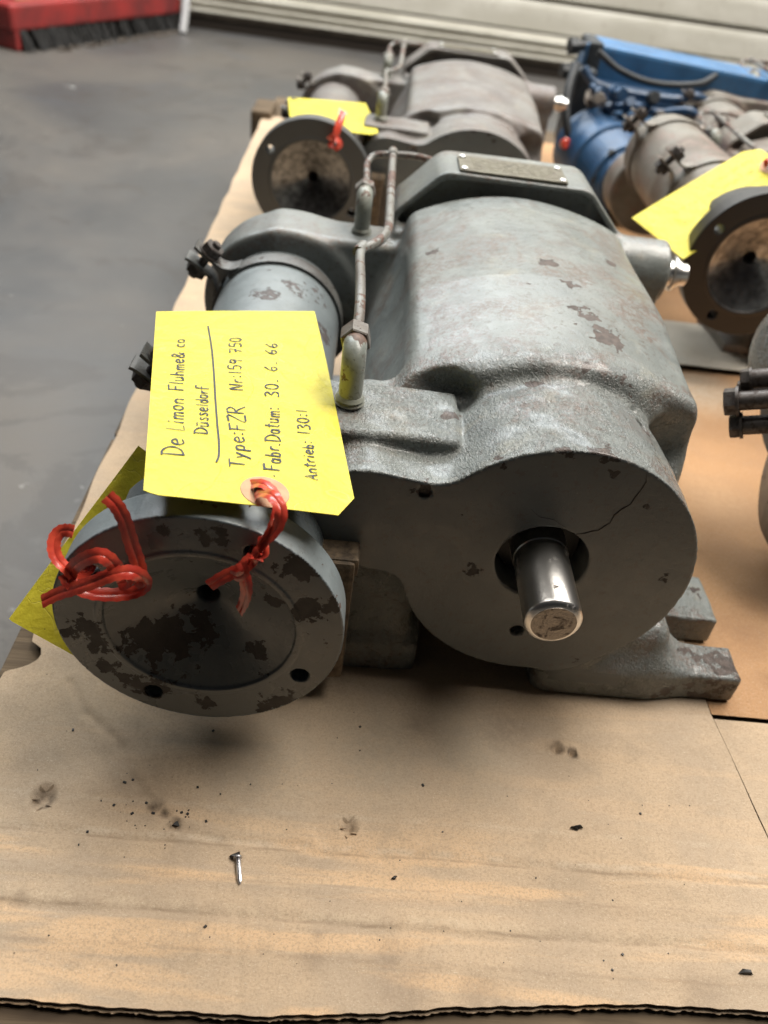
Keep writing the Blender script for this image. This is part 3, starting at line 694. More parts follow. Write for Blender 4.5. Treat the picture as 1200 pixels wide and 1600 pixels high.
def lettering(f, W, L, parent, ink, wd=.070):
    b = MB()
    write(b, f, W, L, 'De Limon', (.172, .158), (.1705, .44), .105, .075, wd)
    write(b, f, W, L, 'Fluhme& co', (.174, .475), (.172, .80), .080, .062, wd)
    write(b, f, W, L, 'DUsseldorf', (.290, .265), (.3045, .515), .066, .066, wd)
    write(b, f, W, L, 'Type:FZR', (.470, .135), (.490, .42), .075, .088, wd)
    write(b, f, W, L, 'Nr:159 750', (.488, .50), (.508, .815), .075, .070, wd)
    write(b, f, W, L, 'Fabr.Datum:', (.640, .139), (.680, .43), .080, .080, wd)
    write(b, f, W, L, '30. 6. 66', (.682, .475), (.722, .785), .078, .070, wd)
    write(b, f, W, L, 'Antrieb:', (.830, .121), (.832, .285), .066, .060, wd)
    write(b, f, W, L, '130:1', (.832, .310), (.836, .430), .070, .062, wd)
    for pl in ([(.3137, .886), (.330, .74), (.3365, .591), (.338, .45), (.3414, .313), (.345, .24), (.3412, .176), (.3275, .147)], [(.604, .117), (.610, .119)], [(.855, .706), (.858, .7075)]):
        Q3 = spline([tuple(f(u, v, .035)) for u, v in pl], 5); vs = []; fs = []
        nrm = (f(.6, .5, 0)-f(.5, .5, 0)).cross(f(.5, .6, 0)-f(.5, .5, 0)).normalized()
        for i, p in enumerate(Q3):
            t_ = (Q3[min(i+1, len(Q3)-1)]-Q3[max(i-1, 0)]); s_ = t_.normalized().cross(nrm).normalized()*wd*.6
            vs += [p+s_, p-s_]
            if i: n = 2*i; fs.append((n-2, n-1, n+1, n))
        b.add(vs, fs)
    return b.build('handwriting', ink, parent)
lettering(f1, T1[6], T1[7], tag1, M_ink)
k2 = 1.03
T2 = (-10.1+(-13.16+10.1)*k2-.25, -29.04+(54.2+29.04)*k2+2.4, 35+(12.97-35)*k2-.1, .12, -.05, .01, 8.9, 15.2, -.15)
tag2 = make_tag(tagframe(*T2, curl=.08), 8.9, 15.2)
props(tag2, 'blank looking yellow tag lying behind the dark flange of the second pump', 'tag')
# tag over the right pump: scaled pose found from its corners
k = .86
cx, cy, cz = -10.1, -29.04, 35.
T3 = (cx+(31.41-cx)*k, cy+(58.47-cy)*k, cz+(14.72-cz)*k, 2.15, -.38, -.22, 7.02*k, 16.63*k, -.07)
f3 = tagframe(*T3, curl=.08)
tag3 = make_tag(f3, 7.02*k, 16.63*k, corner=(.12, .10, .12, .10), eye=(.52, .075))
props(tag3, 'yellow tag with faint writing slanting over the tube of the right hand pump', 'tag')
lettering(f3, 7.02*k, 16.63*k, tag3, M_ink2, .04)
# curled tag behind the left of the near flange
A, Bc, Cc = Vector((-19.8, 4.0, 11.01)), Vector((-24.05, -3.5, 6.18)), Vector((-22.25, -3.6, 4.9))
wv = (Cc-Bc).normalized(); Wd = 5.6
def f4(u, v, h=0.):
    p = Bc+(A-Bc)*v+wv*Wd*u; nrm = (A-Bc).cross(wv).normalized()
    return p+nrm*(h+.35*math.sin(u*2.6)*(1-v*.4)+.12*math.sin(v*5))
t4 = make_tag(f4, Wd, (A-Bc).length, eye=(.93, .5), corner=(.01, .004, .01, .004))
props(t4, 'yellow tag seen from its shaded side, hanging behind the near flange\'s left edge', 'tag')
# ------------------------------------------------------------------ red ties
def red_mat():
    t = NT('red_plastic_tie'); n = t.noise(2.5, 4)
    c = t.mix(t.step(n, .3, .7), (.66, .085, .045), (.50, .045, .03))
    t.b.inputs['Coat Weight'].default_value = .4; t.b.inputs['Coat Roughness'].default_value = .12
    return t.done(c, .28, 0, t.bump(t.noise(5, 4), .02, .6))
M_red = red_mat()
def ribbon(b, pts, width=.42, twist=0., tw0=0., per=7, th=.03, vdir=(0, -.62, .78)):
    P = spline(pts, per); n = len(P); vs = []; fs = []; vd = Vector(vdir); last = None
    for i, p in enumerate(P):
        T = (P[min(i+1, n-1)]-P[max(i-1, 0)]).normalized(); sd = T.cross(vd)
        if sd.length < .15 and last: sd = last
        sd.normalize()
        if last and sd.dot(last) < 0: sd = -sd
        last = sd.copy(); nn = sd.cross(T).normalized()
        a = rad(tw0+twist*i/(n-1)); s2 = sd*math.cos(a)+nn*math.sin(a); n2 = nn*math.cos(a)-sd*math.sin(a)
        w_ = width*.5*(1+.06*math.sin(i*1.7))
        for u_, h_ in ((-1, 0), (-.55, .05), (-.12, .04), (0, -.02), (.12, .04), (.55, .05), (1, 0), (.55, -th), (0, -th-.03), (-.55, -th)): vs.append(p+s2*u_*w_*1.12+n2*h_*.32)
        if i:
            for k_ in range(10): fs.append(((i-1)*10+k_, (i-1)*10+(k_+1) % 10, i*10+(k_+1) % 10, i*10+k_))
    fs.append(tuple(range(10))); fs.append(tuple((n-1)*10+9-k_ for k_ in range(10)))
    b.add(vs, fs)
TG = 'red plastic ties holding the tags'
b = MB()
ribbon(b, [(-13.88, -3.35, 14.1), (-13.51, -3.2, 14.80), (-12.94, -3.7, 15.42), (-12.44, -4.3, 15.62), (-12.15, -5.0, 15.62), (-12.17, -5.6, 15.3), (-12.35, -5.9, 14.85), (-12.62, -5.9, 14.22)], .46, 60, 10)
ribbon(b, [(-13.3, -3.9, 14.6), (-12.9, -4.3, 15.4), (-12.35, -5.1, 16.0), (-11.95, -5.75, 15.84), (-12.06, -6.0, 15.2), (-12.48, -5.95, 14.43), (-12.73, -5.8, 13.84)], .44, -90, 40)
ribbon(b, [(-12.50, -5.9, 14.6), (-12.73, -5.95, 13.94), (-12.58, -5.8, 13.5), (-12.9, -5.5, 13.1), (-13.3, -5.6, 12.96)], .40, 500, 20, 9)
ribbon(b, [(-12.62, -5.7, 14.5), (-12.5, -6.0, 13.9), (-12.9, -5.9, 13.4), (-12.95, -5.6, 13.0), (-13.4, -5.8, 12.85)], .36, -420, 80, 9)
ribbon(b, [(-12.94, -5.6, 13.25), (-13.17, -5.75, 12.96), (-13.54, -5.8, 12.67), (-14.02, -5.85, 12.36), (-14.58, -5.95, 11.9)], .46, 60, -25)
ribbon(b, [(-12.97, -5.5, 13.2), (-13.22, -5.75, 13.02), (-13.33, -5.85, 12.75), (-13.17, -5.95, 12.35), (-13.14, -5.95, 11.7), (-13.27, -5.85, 10.98), (-13.45, -5.7, 10.35)], .44, -40, 20)
ribbon(b, [(-13.35, -5.9, 13.25), (-13.2, -6.1, 12.95), (-13.45, -6.05, 12.62), (-13.75, -5.8, 12.5)], .36, 60, 0)
ribbon(b, [(-12.9, -5.4, 13.2), (-13.0, -4.9, 13.0), (-13.0, -4.2, 12.95)], .40, 30, 0)
tie1 = b.build('red_tie', M_red); props(tie1, 'twisted red plastic tie running from the eyelet of the handwritten tag to the near flange', 'tie', TG)
b = MB()
ribbon(b, [(-18.25, -5.6, 15.62), (-17.91, -5.7, 15.3), (-17.66, -5.75, 14.66), (-17.49, -5.75, 13.56), (-17.31, -5.8, 12.7), (-17.23, -5.9, 12.0), (-17.5, -5.95, 11.6)], .50, 30, -10)
ribbon(b, [(-20.17, -5.5, 11.11), (-19.75, -5.9, 12.17), (-19.15, -6.2, 12.96), (-18.5, -6.4, 13.42), (-18.1, -6.4, 13.14), (-17.89, -6.2, 12.29), (-17.82, -5.9, 11.66), (-18.2, -5.7, 11.3)], .52, 40, -20)
ribbon(b, [(-21.19, -6.0, 10.22), (-20.5, -6.0, 10.74), (-19.6, -6.3, 11.48), (-18.78, -6.5, 12.12), (-18.07, -6.55, 12.62), (-17.44, -6.45, 12.74), (-17.06, -6.3, 12.4), (-17.0, -6.1, 11.8), (-17.39, -6.0, 11.3), (-18.06, -6.0, 11.03), (-18.94, -6.0, 10.95), (-19.59, -6.0, 11.12), (-19.98, -5.9, 11.35), (-20.21, -5.7, 11.6)], .50, -30, 10)
ribbon(b, [(-19.9, -5.0, 13.2), (-20.24, -4.8, 13.05), (-20.51, -4.8, 12.93), (-20.67, -5.0, 12.71), (-20.64, -5.3, 12.38), (-20.45, -5.5, 12.08), (-20.18, -5.6, 11.83), (-19.9, -5.7, 11.5)], .46, 30, 10)
ribbon(b, [(-19.9, -5.6, 11.5), (-19.6, -5.1, 11.2), (-19.5, -4.2, 11.1)], .40, 0, 0)
tie2 = b.build('red_tie', M_red); props(tie2, 'looped red plastic tie knotted at the upper left of the near flange', 'tie', TG)
b = MB()
ribbon(b, [(-12.85, 58.2, 14.4), (-13.0, 57.4, 13.9), (-13.21, 56.6, 13.1), (-13.38, 56.4, 12.4), (-13.5, 56.9, 12.0)], .75, 50, 20)
ribbon(b, [(-13.8, 56.6, 11.4), (-13.2, 56.3, 11.2), (-12.9, 56.5, 11.8), (-13.4, 56.3, 12.3), (-13.9, 56.5, 11.9), (-13.6, 57.2, 11.5)], .7, 300, 20)
tie3 = b.build('red_tie', M_red); props(tie3, 'short red tie hanging out of a hole of the second pump\'s flange', 'tie', TG)
b = MB(); p3 = f3(.52, .075, .1)
ribbon(b, [tuple(p3+Vector(q_)) for q_ in ((-.5, .2, -.1), (-.3, -.2, .5), (.2, -.6, .8), (1.0, -1.2, .7), (2.0, -2.2, .3), (3, -3.0, -.8), (3.4, -3.4, -2.6))], .5, 200, 0)
ribbon(b, [tuple(p3+Vector(q_)) for q_ in ((-.6, -.3, .0), (-.7, -.4, .5), (0, -.5, .7), (.6, -.4, .6), (.5, .1, .1))], .45, 60, 0)
tie4 = b.build('red_tie', M_red); props(tie4, 'red tie through the eyelet of the slanting tag at the right edge', 'tie', TG)
# ------------------------------------------------------------------ cardboard
def wob(x, y):
    return (.10*np.sin(.31*x+.23*y+1)*np.sin(.27*y-.11*x)+.05*np.sin(.9*y+.25*x+2)*np.sin(.13*x+1)+.012*np.sin(2.3*x+1.1*y)*np.sin(1.9*y-.8*x))
def seg_d(x, y, pts):
    best = None
    for (ax_, ay_), (bx_, by_) in zip(pts[:-1], pts[1:]):
        dx, dy = bx_-ax_, by_-ay_; t_ = np.clip(((x-ax_)*dx+(y-ay_)*dy)/(dx*dx+dy*dy), 0, 1)
        d_ = np.hypot(x-ax_-t_*dx, y-ay_-t_*dy); best = d_ if best is None else np.minimum(best, d_)
    return best
crease = [(-22.6, -1.8), (-21.43, -3.52), (-19.86, -4.7), (-18.9, -5.6), (-18.38, -6.88), (-17.07, -8.1), (-15.67, -9.26), (-14.02, -9.74), (-9.75, -9.77)]
pits = [(-21.78, -8.34, .55, .32), (-7.93, -8.7, .42, .28), (2.6, -3.4, .35, .3), (3.4, -3.6, .25, .3), (-15.75, -9.2, .25, .2), (-9.9, -9.6, .4, -.10)]
def card_h(x, y):
    h = wob(x, y)*np.clip((y+17)*.35, .12, 1)
    fr = np.clip((-6-y)/3., 0, 1)
    for yc, a_, w_ in ((-10.05, -.05, .12), (-9.6, .035, .25), (-11.6, .05, .35), (-13.15, -.07, .16), (-12.6, .05, .4), (-14.3, .05, .5), (-7.6, .03, .4)):
        yy = yc+.12*np.sin(.35*x+yc)+.05*np.sin(1.1*x); h = h+fr*a_*np.exp(-((y-yy)/w_)**2)
    h = h-.07*np.exp(-(seg_d(x, y, crease)/.16)**2)+.05*np.exp(-((seg_d(x, y, crease)-.4)/.3)**2)
    h = h-.05*np.exp(-(seg_d(x, y, [(-12.3, -13.0), (-11.8, -16.6)])/.12)**2)-.05*np.exp(-(seg_d(x, y, [(-4.9, -14.), (-5.6, -16.8)])/.15)**2)
    for px, py, pr, pd in pits:
        d_ = np.hypot((x-px)*1.3, y-py); h = h-pd*np.exp(-(d_/pr)**2*1.3)+.06*np.exp(-((d_-pr*1.5)/.15)**2)
    flat = np.clip(np.minimum(np.abs(x)/14., 1), 0, 1)
    keep = np.clip((y+1)/1.2, 0, 1)                       # pressed flat under the pumps
    return h*(1-.75*keep)
def card_mat(name, ca, cb, bands=True, smudge_shade=(), seed=(0, 0, 0)):
    t = NT(name); P = t.vadd(t.P, seed); xyz = t.sep(P)
    col = t.mix(t.step(t.noise(.16, 5, .6, .6, vec=P), .35, .65), ca, cb)
    if bands:
        st = t.noise(1.0, 4, .25, .5, vec=t.vmul(P, (.075, .60, .0)))
        fr = t.step(t.sep()[1], -10.5, -7.5, 1., .25)
        col = t.mix(t.math('MULTIPLY', t.step(st, .50, .60), fr), col, (.60, .42, .26))
        st2 = t.noise(1.0, 3, .2, .5, vec=t.vadd(t.vmul(P, (.03, .8, .0)), (7, 3, 0)))
        col = t.mix(t.math('MULTIPLY', t.step(st2, .54, .66, 0, .55), fr), col, (.40, .32, .24))
        wy = t.math('ADD', t.sep()[1], t.math('MULTIPLY', t.math('SUBTRACT', t.noise(.35, 4, .2, .5, vec=t.vmul(P, (1, .1, 0))), .5), .35))
        for yc, w_, k_, cc_ in ((-10.0, .05, .5, (.24, .17, .11)), (-9.75, .13, .5, (.62, .52, .40)), (-13.05, .06, .55, (.20, .14, .09)), (-12.8, .18, .5, (.60, .48, .34)), (-11.5, .05, .3, (.27, .19, .13)), (-8.2, .12, .3, (.60, .50, .38)), (-14.5, .08, .35, (.26, .19, .13))):
            ln = t.step(t.math('ABSOLUTE', t.math('SUBTRACT', wy, yc)), 0, w_*2, 1, 0)
            col = t.mix(t.math('MULTIPLY', ln, t.step(t.noise(.5+.1*k_, 5, .3, .7, vec=t.vadd(P, (yc*3, 0, 0))), .40, .60, 0, k_)), col, cc_)
        blot = t.noise(.55, 6, .8, .65, vec=t.vadd(P, (9, 9, 0)))
        col = t.mix(t.step(blot, .50, .72, 0, .38), col, (.35, .275, .195))
    fib = t.noise(9., 5, 0, .75, vec=P); sp = t.noise(22., 2, 0, .5, vec=P)
    col = t.mix(t.step(fib, .46, .64, 0, .6), col, tuple(c*.66 for c in ca))
    col = t.mix(t.step(sp, .64, .72, 0, .55), col, (.70, .62, .50))
    fb2 = t.noise(6., 3, 1.5, .5, vec=t.vmul(P, (1., 3.5, 1)))
    col = t.mix(t.step(fb2, .62, .72, 0, .5), col, (.68, .58, .44))
    sc = t.noise(3.3, 2, 0, .5, vec=t.vadd(P, (4, 4, 0)))
    col = t.mix(t.step(sc, .80, .82, 0, .8), col, (.07, .05, .04))
    for pts, c_, k_ in smudge_shade:
        bl = t.blobs(pts, warp=.12, wscale=1.6)
        nz = t.noise(2.2, 5, .3, .65, vec=P)
        col = t.mix(t.math('MULTIPLY', t.math('MULTIPLY', bl, t.step(nz, .2, .62, .35, 1.)), k_), col, c_)
    hb = t.math('ADD', t.math('MULTIPLY', t.noise(1.2, 5, .2, .6, vec=P), .5), t.math('ADD', t.math('MULTIPLY', fib, .30), t.math('MULTIPLY', fb2, .12)))
    return t.done(col, t.step(fib, .3, .7, .72, .9), 0, t.bump(hb, .09, .9), .25)
M_card = card_mat('brown_cardboard', (.51, .385, .262), (.43, .335, .24), True, [
    ([(-17.6, -7.0, 0, 3.4), (-18.8, -5.2, 0, 2.2), (-16.4, -8.2, 0, 2.0), (-18.0, -6.2, 0, 2.2)], (.22, .16, .11), .30),  # soft shadow of the near flange, painted into the card colour
    ([(-21.78, -8.34, 0, .75), (-15.7, -9.2, 0, .45), (2.6, -3.4, 0, .6), (3.4, -3.65, 0, .5), (-7.93, -8.7, 0, .5), (-16.8, -8.4, 0, .5), (-16.3, -8.7, 0, .35)], (.045, .03, .02), .95),
    ([(-5.4, -15.6, 0, 2.4), (-6.0, -14.4, 0, 1.4), (-9.2, -14.6, 0, .9), (-9.0, -13.6, 0, .5), (6.9, -14.9, 0, 1.6), (-2.5, -15.7, 0, 1.6)], (.14, .105, .08), .32),
    ([(-21.4, -3.6, 0, .5), (-20.6, -4.2, 0, .5), (-19.86, -4.7, 0, .45), (-19.2, -5.3, 0, .5), (-18.7, -6.2, 0, .5), (-18.2, -7.1, 0, .55), (-17.5, -7.8, 0, .5), (-16.6, -8.5, 0, .55), (-15.2, -9.5, 0, .5), (-13.6, -9.75, 0, .4), (-11.6, -9.8, 0, .4)], (.24, .18, .125), .28),
    ([(-21.78, -8.34, 0, .42), (-21.6, -8.7, 0, .3), (-7.93, -8.7, 0, .28), (2.6, -3.4, 0, .34), (3.4, -3.65, 0, .3)], (.012, .009, .007), 1.),
    ([(-12, -5.5, 0, 5), (-7, -4.5, 0, 5), (-2, -4.2, 0, 4)], (.33, .30, .24), .45),
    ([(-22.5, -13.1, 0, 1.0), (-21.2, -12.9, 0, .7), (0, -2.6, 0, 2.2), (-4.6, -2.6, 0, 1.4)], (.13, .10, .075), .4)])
M_card2 = card_mat('orange_cardboard', (.45, .26, .13), (.40, .235, .125), False, [
    ([(15.5, 6, 0, 3.2), (17.5, 9, 0, 2.2), (16.5, 2.5, 0, 1.6)], (.25, .14, .075), .55),
    ([(18, 20, 0, 5), (14, 16, 0, 3)], (.58, .38, .22), .5),
    ([(16, 33.5, 0, 6), (22, 36.5, 0, 6)], (.62, .52, .40), .75)], seed=(11, 4, 0))
M_card3 = card_mat('pale_card_strip', (.62, .58, .50), (.56, .52, .44), False, [([(14, 44, 0, 4), (23, 42, 0, 3)], (.36, .30, .23), .6)], seed=(31, 14, 0))
M_edge = plain('torn_card_edge', (.36, .27, .18), .9, .4, 3.)
notch = [(-25.95, 60.), (-25.95, 4.0), (-25.45, 1.4), (-25.40, 1.05), (-25.32, .6), (-25.06, .45), (-24.72, .22), (-24.58, -.21), (-24.66, -.57), (-24.97, -.91), (-25.37, -1.17), (-25.79, -1.34), (-26.02, -1.5), (-26.05, -1.9), (-27.2, -5.), (-29.5, -16.5)]
def left_x(y):
    if y > 4.: return -25.95+.10*math.sin(y*.7)-.0085*(y-4)
    for (ax_, ay_), (bx_, by_) in zip(notch[1:-1], notch[2:]):
        if ay_ >= y >= by_: return ax_+(bx_-ax_)*(ay_-y)/max(ay_-by_, 1e-6)
    return -29.5
def front_y(x):
    pts = [(-40, -16.3), (-29.5, -16.4), (-20.7, -16.54), (-15.91, -16.72), (-11.09, -16.80), (-6.21, -16.32), (-3.67, -15.95), (4.19, -15.52), (9.58, -15.4), (60, -15.3)]
    for (a0, b0), (a1, b1) in zip(pts[:-1], pts[1:]):
        if a0 <= x <= a1: return b0+(b1-b0)*(x-a0)/(a1-a0)+.02*math.sin(x*3.1)+.015*math.sin(x*7.3)+.06*math.sin(x*.4)
    return -16.
TH = .42
def sheet(name, ys, xl, xr, hfun, mat, z0, nx, front=False, parent=None):
    V = []; F = []; rows = len(ys)
    for j, y in enumerate(ys):
        a_, b_ = xl(y), xr(y)
        for i in range(nx+1):
            x = a_+(b_-a_)*i/nx; yy = y
            if front:                              # bend the rows so that the first one follows the ragged front edge
                k_ = max(0., 1-(y-ys[0])/3.); yy = y+(front_y(x)-ys[0])*k_
            V.append((x, yy))
    A_ = np.array(V); Z = z0+hfun(A_[:, 0], A_[:, 1])
    top = [(A_[i, 0], A_[i, 1], Z[i]) for i in range(len(V))]
    for j in range(rows-1):
        for i in range(nx): n_ = j*(nx+1)+i; F.append((n_, n_+1, n_+nx+2, n_+nx+1))
    me = MB(); me.add(top, F)
    # liner thickness round the rim
    rim = [i for i in range(nx+1)]+[j*(nx+1)+nx for j in range(1, rows)]+[(rows-1)*(nx+1)+i for i in range(nx-1, -1, -1)]+[j*(nx+1) for j in range(rows-2, 0, -1)]
    vs = [top[i] for i in rim]+[(top[i][0], top[i][1], top[i][2]-.05) for i in rim]; n_ = len(rim)
    me.add(vs, [(i, (i+1) % n_, n_+(i+1) % n_, n_+i) for i in range(n_)], False)
    o = me.build(name, mat, parent); return o, top
slit = lambda y: 11.72-.0935*(y+.3) if y < -.3 else 11.75
ysA = list(np.arange(-16.6, 3.6, .14))+list(np.arange(3.6, 30, .8))+list(np.arange(30, 112.1, 4))
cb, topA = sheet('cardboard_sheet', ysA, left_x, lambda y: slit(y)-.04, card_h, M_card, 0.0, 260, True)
props(cb, 'large worn brown cardboard sheet with creases covering the front and left of the pallet', 'cardboard')
b = MB(); nx = 260                                   # flutes seen in the torn front edge
vs = []; fs = []
xs = [t_*.11 for t_ in range(int(-29.0/.11), int(12.4/.11))]
for i, x in enumerate(xs):
    zt = float(card_h(np.array([x]), np.array([front_y(x)]))[0]); zz = zt-.05-.20*(i % 2)*(.15+.85*abs(math.sin(x*.37+math.sin(x*1.3)))); 
    for dy in (.02, 1.2): vs.append((x, front_y(x)+dy+rnd.uniform(-.02, .02), zz))
    if i: n_ = 2*i; fs.append((n_-2, n_-1, n_+1, n_))
b.add(vs, fs, False); b.build('corrugated_flute', M_edge, cb)
b = MB(); vs = []; fs = []
for i, x in enumerate(xs):
    zt = float(card_h(np.array([x]), np.array([front_y(x)]))[0])-.27; o_ = rnd.uniform(-.02, .05)
    vs += [(x, front_y(x)+o_-.10, zt), (x, front_y(x)+2.5, zt), (x, front_y(x)+o_-.10, zt-.05)]
    if i: n_ = 3*i; fs += [(n_-3, n_-2, n_+1, n_), (n_-3, n_, n_+2, n_-1)]
b.add(vs, fs, False); b.build('lower_liner', M_card, cb)
flat = lambda x, y: .35*wob(x, y)*np.clip((y+15)*.2, 0, 1)
ysB = list(np.arange(-.35, 12, .5))+list(np.arange(12, 41, 1.5))
cb2, _ = sheet('cardboard_sheet', ysB, lambda y: 11.82 if y < 2 else 11.80, lambda y: 62., flat, M_card2, -.10, 60)
props(cb2, 'orange brown cardboard sheet beside the near pump on the right', 'cardboard')
cb3, _ = sheet('cardboard_sheet', list(np.arange(-15.4, -.5, .35)), lambda y: slit(y)+.06, lambda y: 62., flat, M_card, -.05, 60)
props(cb3, 'small triangle of brown cardboard right of the diagonal knife cut in the front right corner', 'cardboard')
strip = lambda x, y: .9*np.clip(1-((y-45.)/5.2)**2, 0, 1)**.5*.6+.25*wob(x, y)
cb4, _ = sheet('cardboard_sheet', list(np.arange(40.3, 50., .5)), lambda y: 11.9, lambda y: 62., strip, M_card3, .25, 40)
props(cb4, 'pale bowed cardboard strip crossing the pallet below the right hand flange', 'cardboard')
cb5, _ = sheet('cardboard_sheet', list(np.arange(49.6, 118, 3)), lambda y: 11.8, lambda y: 62., flat, M_card2, -.14, 20)
props(cb5, 'brown cardboard sheet under the pumps and blue unit at the back right', 'cardboard')
# ------------------------------------------------------------------ pallet
def wood_mat(name, a_, b_, ax=0):
    t = NT(name); sc = (.06, 1.2, 1.2) if ax == 0 else (1.2, .06, 1.2)
    n = t.noise(1.4, 6, .6, .6, vec=t.vmul(t.P, sc)); m = t.noise(.2, 4)
    c = t.mix(t.step(n, .3, .7), a_, b_); c = t.mix(t.step(m, .5, .75, 0, .5), c, tuple(q_*.4 for q_ in b_))
    return t.done(c, .85, 0, t.bump(n, .12, .8), .2)
M_wood = wood_mat('weathered_wood', (.17, .125, .08), (.085, .062, .042), 0)
pal = empty('wooden_pallet', (18, 50, -14.5)); props(pal, 'weathered wooden pallet under the cardboard and pumps', 'pallet')
def pb(c, h, name): 
    o = MB().box((c[0]-18, c[1]-50, c[2]+14.5), h, .12).build(name, M_wood, pal); return o
y = -19.6
for wd_ in (14, 12, 14, 12, 14, 12, 14, 12, 14, 12, 13):
    pb((17.8, y+wd_/2, -1.55), (44.3, wd_/2-.25, .95), 'deck_board'); y += wd_+.2
for x in (-20, 18, 56): pb((x, 50.5, -3.7), (5, 69.5, 1.1), 'stringer_board')
for x in (-20, 18, 56):
    for yy in (-12, 50, 113): pb((x, yy, -9.2), (5, 7, 4.3), 'block')
# ------------------------------------------------------------------ floor
def floor_mat():
    t = NT('concrete_floor'); n = t.noise(.018, 6, .4, .6); f = t.noise(.25, 6, .2, .6)
    c = t.mix(t.step(n, .35, .65), (.072, .071, .070), (.104, .091, .077))
    c = t.mix(t.step(f, .45, .75, 0, .35), c, (.10, .098, .092))
    c = t.mix(t.step(t.noise(.035, 4, .5, vec=t.vadd(t.P, (70, 30, 0))), .6, .8, 0, .6), c, (.075, .082, .095))
    c = t.mix(t.step(t.noise(.11, 3, .1, vec=t.vadd(t.P, (11, 3, 0))), .765, .785, 0, .8), c, (.34, .34, .32))
    c = t.mix(t.step(t.noise(.06, 7, 1.2, .7, vec=t.vadd(t.P, (90, 3, 0))), .54, .60, 0, .5), c, (.06, .052, .045))
    c = t.mix(t.step(t.noise(.5, 3, .1, vec=t.vadd(t.P, (41, 3, 0))), .72, .76, 0, .6), c, (.27, .26, .24))
    return t.done(c, t.step(n, .3, .7, .38, .6), 0, t.bump(f, .1, .6))
FZ = -15.
fl = MB().add([(-900, -300, FZ), (900, -300, FZ), (900, 600, FZ), (-900, 600, FZ)], [(0, 1, 2, 3)]).build('floor', floor_mat()); props(fl, kind='structure')
# ------------------------------------------------------------------ roller shutter
door = empty('roller_shutter', (0, 256, FZ), rad(-2.0)); props(door, 'beige steel roller shutter door along the back of the hall', 'shutter')
t = NT('beige_shutter_paint'); n = t.noise(.05, 5, .3, vec=t.vmul(t.P, (1, 1, 3))); f = t.noise(.6, 5, .3)
M_sh = t.done(t.mix(t.step(f, .55, .8, 0, .35), t.mix(t.step(n, .35, .65), (.62, .60, .53), (.52, .50, .43)), (.22, .17, .12)), .45, 0, t.bump(f, .08, .5))
M_shd = plain('dirty_shutter_foot', (.24, .20, .155), .7, .5, .1, .1)
prof = [(1.6, 0), (1.5, .2), (-.9, .35), (-1.2, .7), (-1.3, 3.0), (-1.3, 5.8), (-1.2, 7.4), (-1.0, 7.8), (1.5, 7.95), (1.6, 8.7)]
X0, X1 = -96, 330
vs = []; fs = []
for x in (X0, X1):
    for py, pz in prof: vs.append((x, py, pz))
    for py, pz in prof: vs.append((x, py+.5, pz))
n_ = len(prof)
for i in range(n_-1): fs += [(i, i+1, 2*n_+i+1, 2*n_+i), (n_+i, 3*n_+i, 3*n_+i+1, n_+i+1)]
slat0 = MB().add(vs, fs).build('slat', M_sh, door)
for kk in range(24):
    s_ = slat0 if kk == 0 else slat0.copy()
    if kk: C.objects.link(s_); s_.parent = door
    s_.location = (0, 0, (11.4+kk*8.6)*S)
MB().box(((X0+X1)/2, .2, 8.0), ((X1-X0)/2, 1.2, 3.2), .4).box(((X0+X1)/2, -1.3, 9.6), ((X1-X0)/2, 1.0, .35), .15).box(((X0+X1)/2, -1.3, 7.3), ((X1-X0)/2, 1.0, .35), .15).box(((X0+X1)/2, -1.3, 5.2), ((X1-X0)/2, 1.2, .4), .15).build('bottom_rail', M_sh, door)
MB().box(((X0+X1)/2, .6, 3.9), ((X1-X0)/2, 1.2, .8), .3).build('rubber_seal', M_shd, door)
MB().box(((X0+X1)/2, 2.0, 1.5), ((X1-X0)/2, 2.0, 1.5), .2).build('threshold', plain('dark_sill', (.05, .04, .032), .8), door)
MB().box((X0-5, -2, 105), (5., 5., 105), .5).build('guide_rail', plain('dark_post', (.045, .042, .04), .6), door)
wl = MB().box((-276, 262, 110), (172, 6, 126), .1).build('wall', plain('grey_wall', (.10, .095, .09), .8, .3, .02)); props(wl, 'dark grey hall wall left of the roller shutter', 'wall')
# ------------------------------------------------------------------ broom
br = empty('broom', (-98.3, 199, FZ), rad(61.5)); props(br, 'red push broom head with black bristles lying on the floor at upper left', 'broom')
M_br = plain('red_broom_plastic', (.34, .035, .032), .45, .35, .15, col2=(.16, .03, .03))
MB().box((30, 4.5, 7.2), (31, 5.5, 3.0), 1.2, seg=3).build('broom_head', M_br, br)
MB().box((.6, 4.5, 4.4), (.9, 5.2, 4.4), .5).build('end_cap', M_br, br)
MB().box((31, 5.5, 10.7), (27, 3.0, .6), .3).build('wooden_back', plain('pale_wood', (.55, .42, .22), .7, .3, .3), br)
b = MB(); r2 = random.Random(3)
for i in range(900):
    x, yb = r2.uniform(1, 60), r2.uniform(-.5, 9.5); lx, ly = x+r2.uniform(-1, 1), yb+(yb-4.5)*.35-1.2+r2.uniform(-1, 1)
    b.add([(x-.35, yb, 5.4), (x+.35, yb, 5.4), (lx+.15, ly, .05+r2.random()*.5), (lx-.15, ly, .05)], [(0, 1, 2, 3)], False)
bz = b.build('bristles', plain('black_bristle', (.008, .007, .006), .7), br); bz['kind'] = 'stuff'
po = MB().tube(spline([(-67.3, 246.5, -14.6), (-66.6, 249, -7), (-67.2, 252, 4), (-68.5, 254, 30), (-69, 256, 60)], 6), [1.1]*12+[.9]*13, 12).build('white_pole', plain('white_plastic', (.6, .6, .6), .4)); props(po, 'white rod leaning against the wall by the right end of the broom', 'rod')
b = MB()
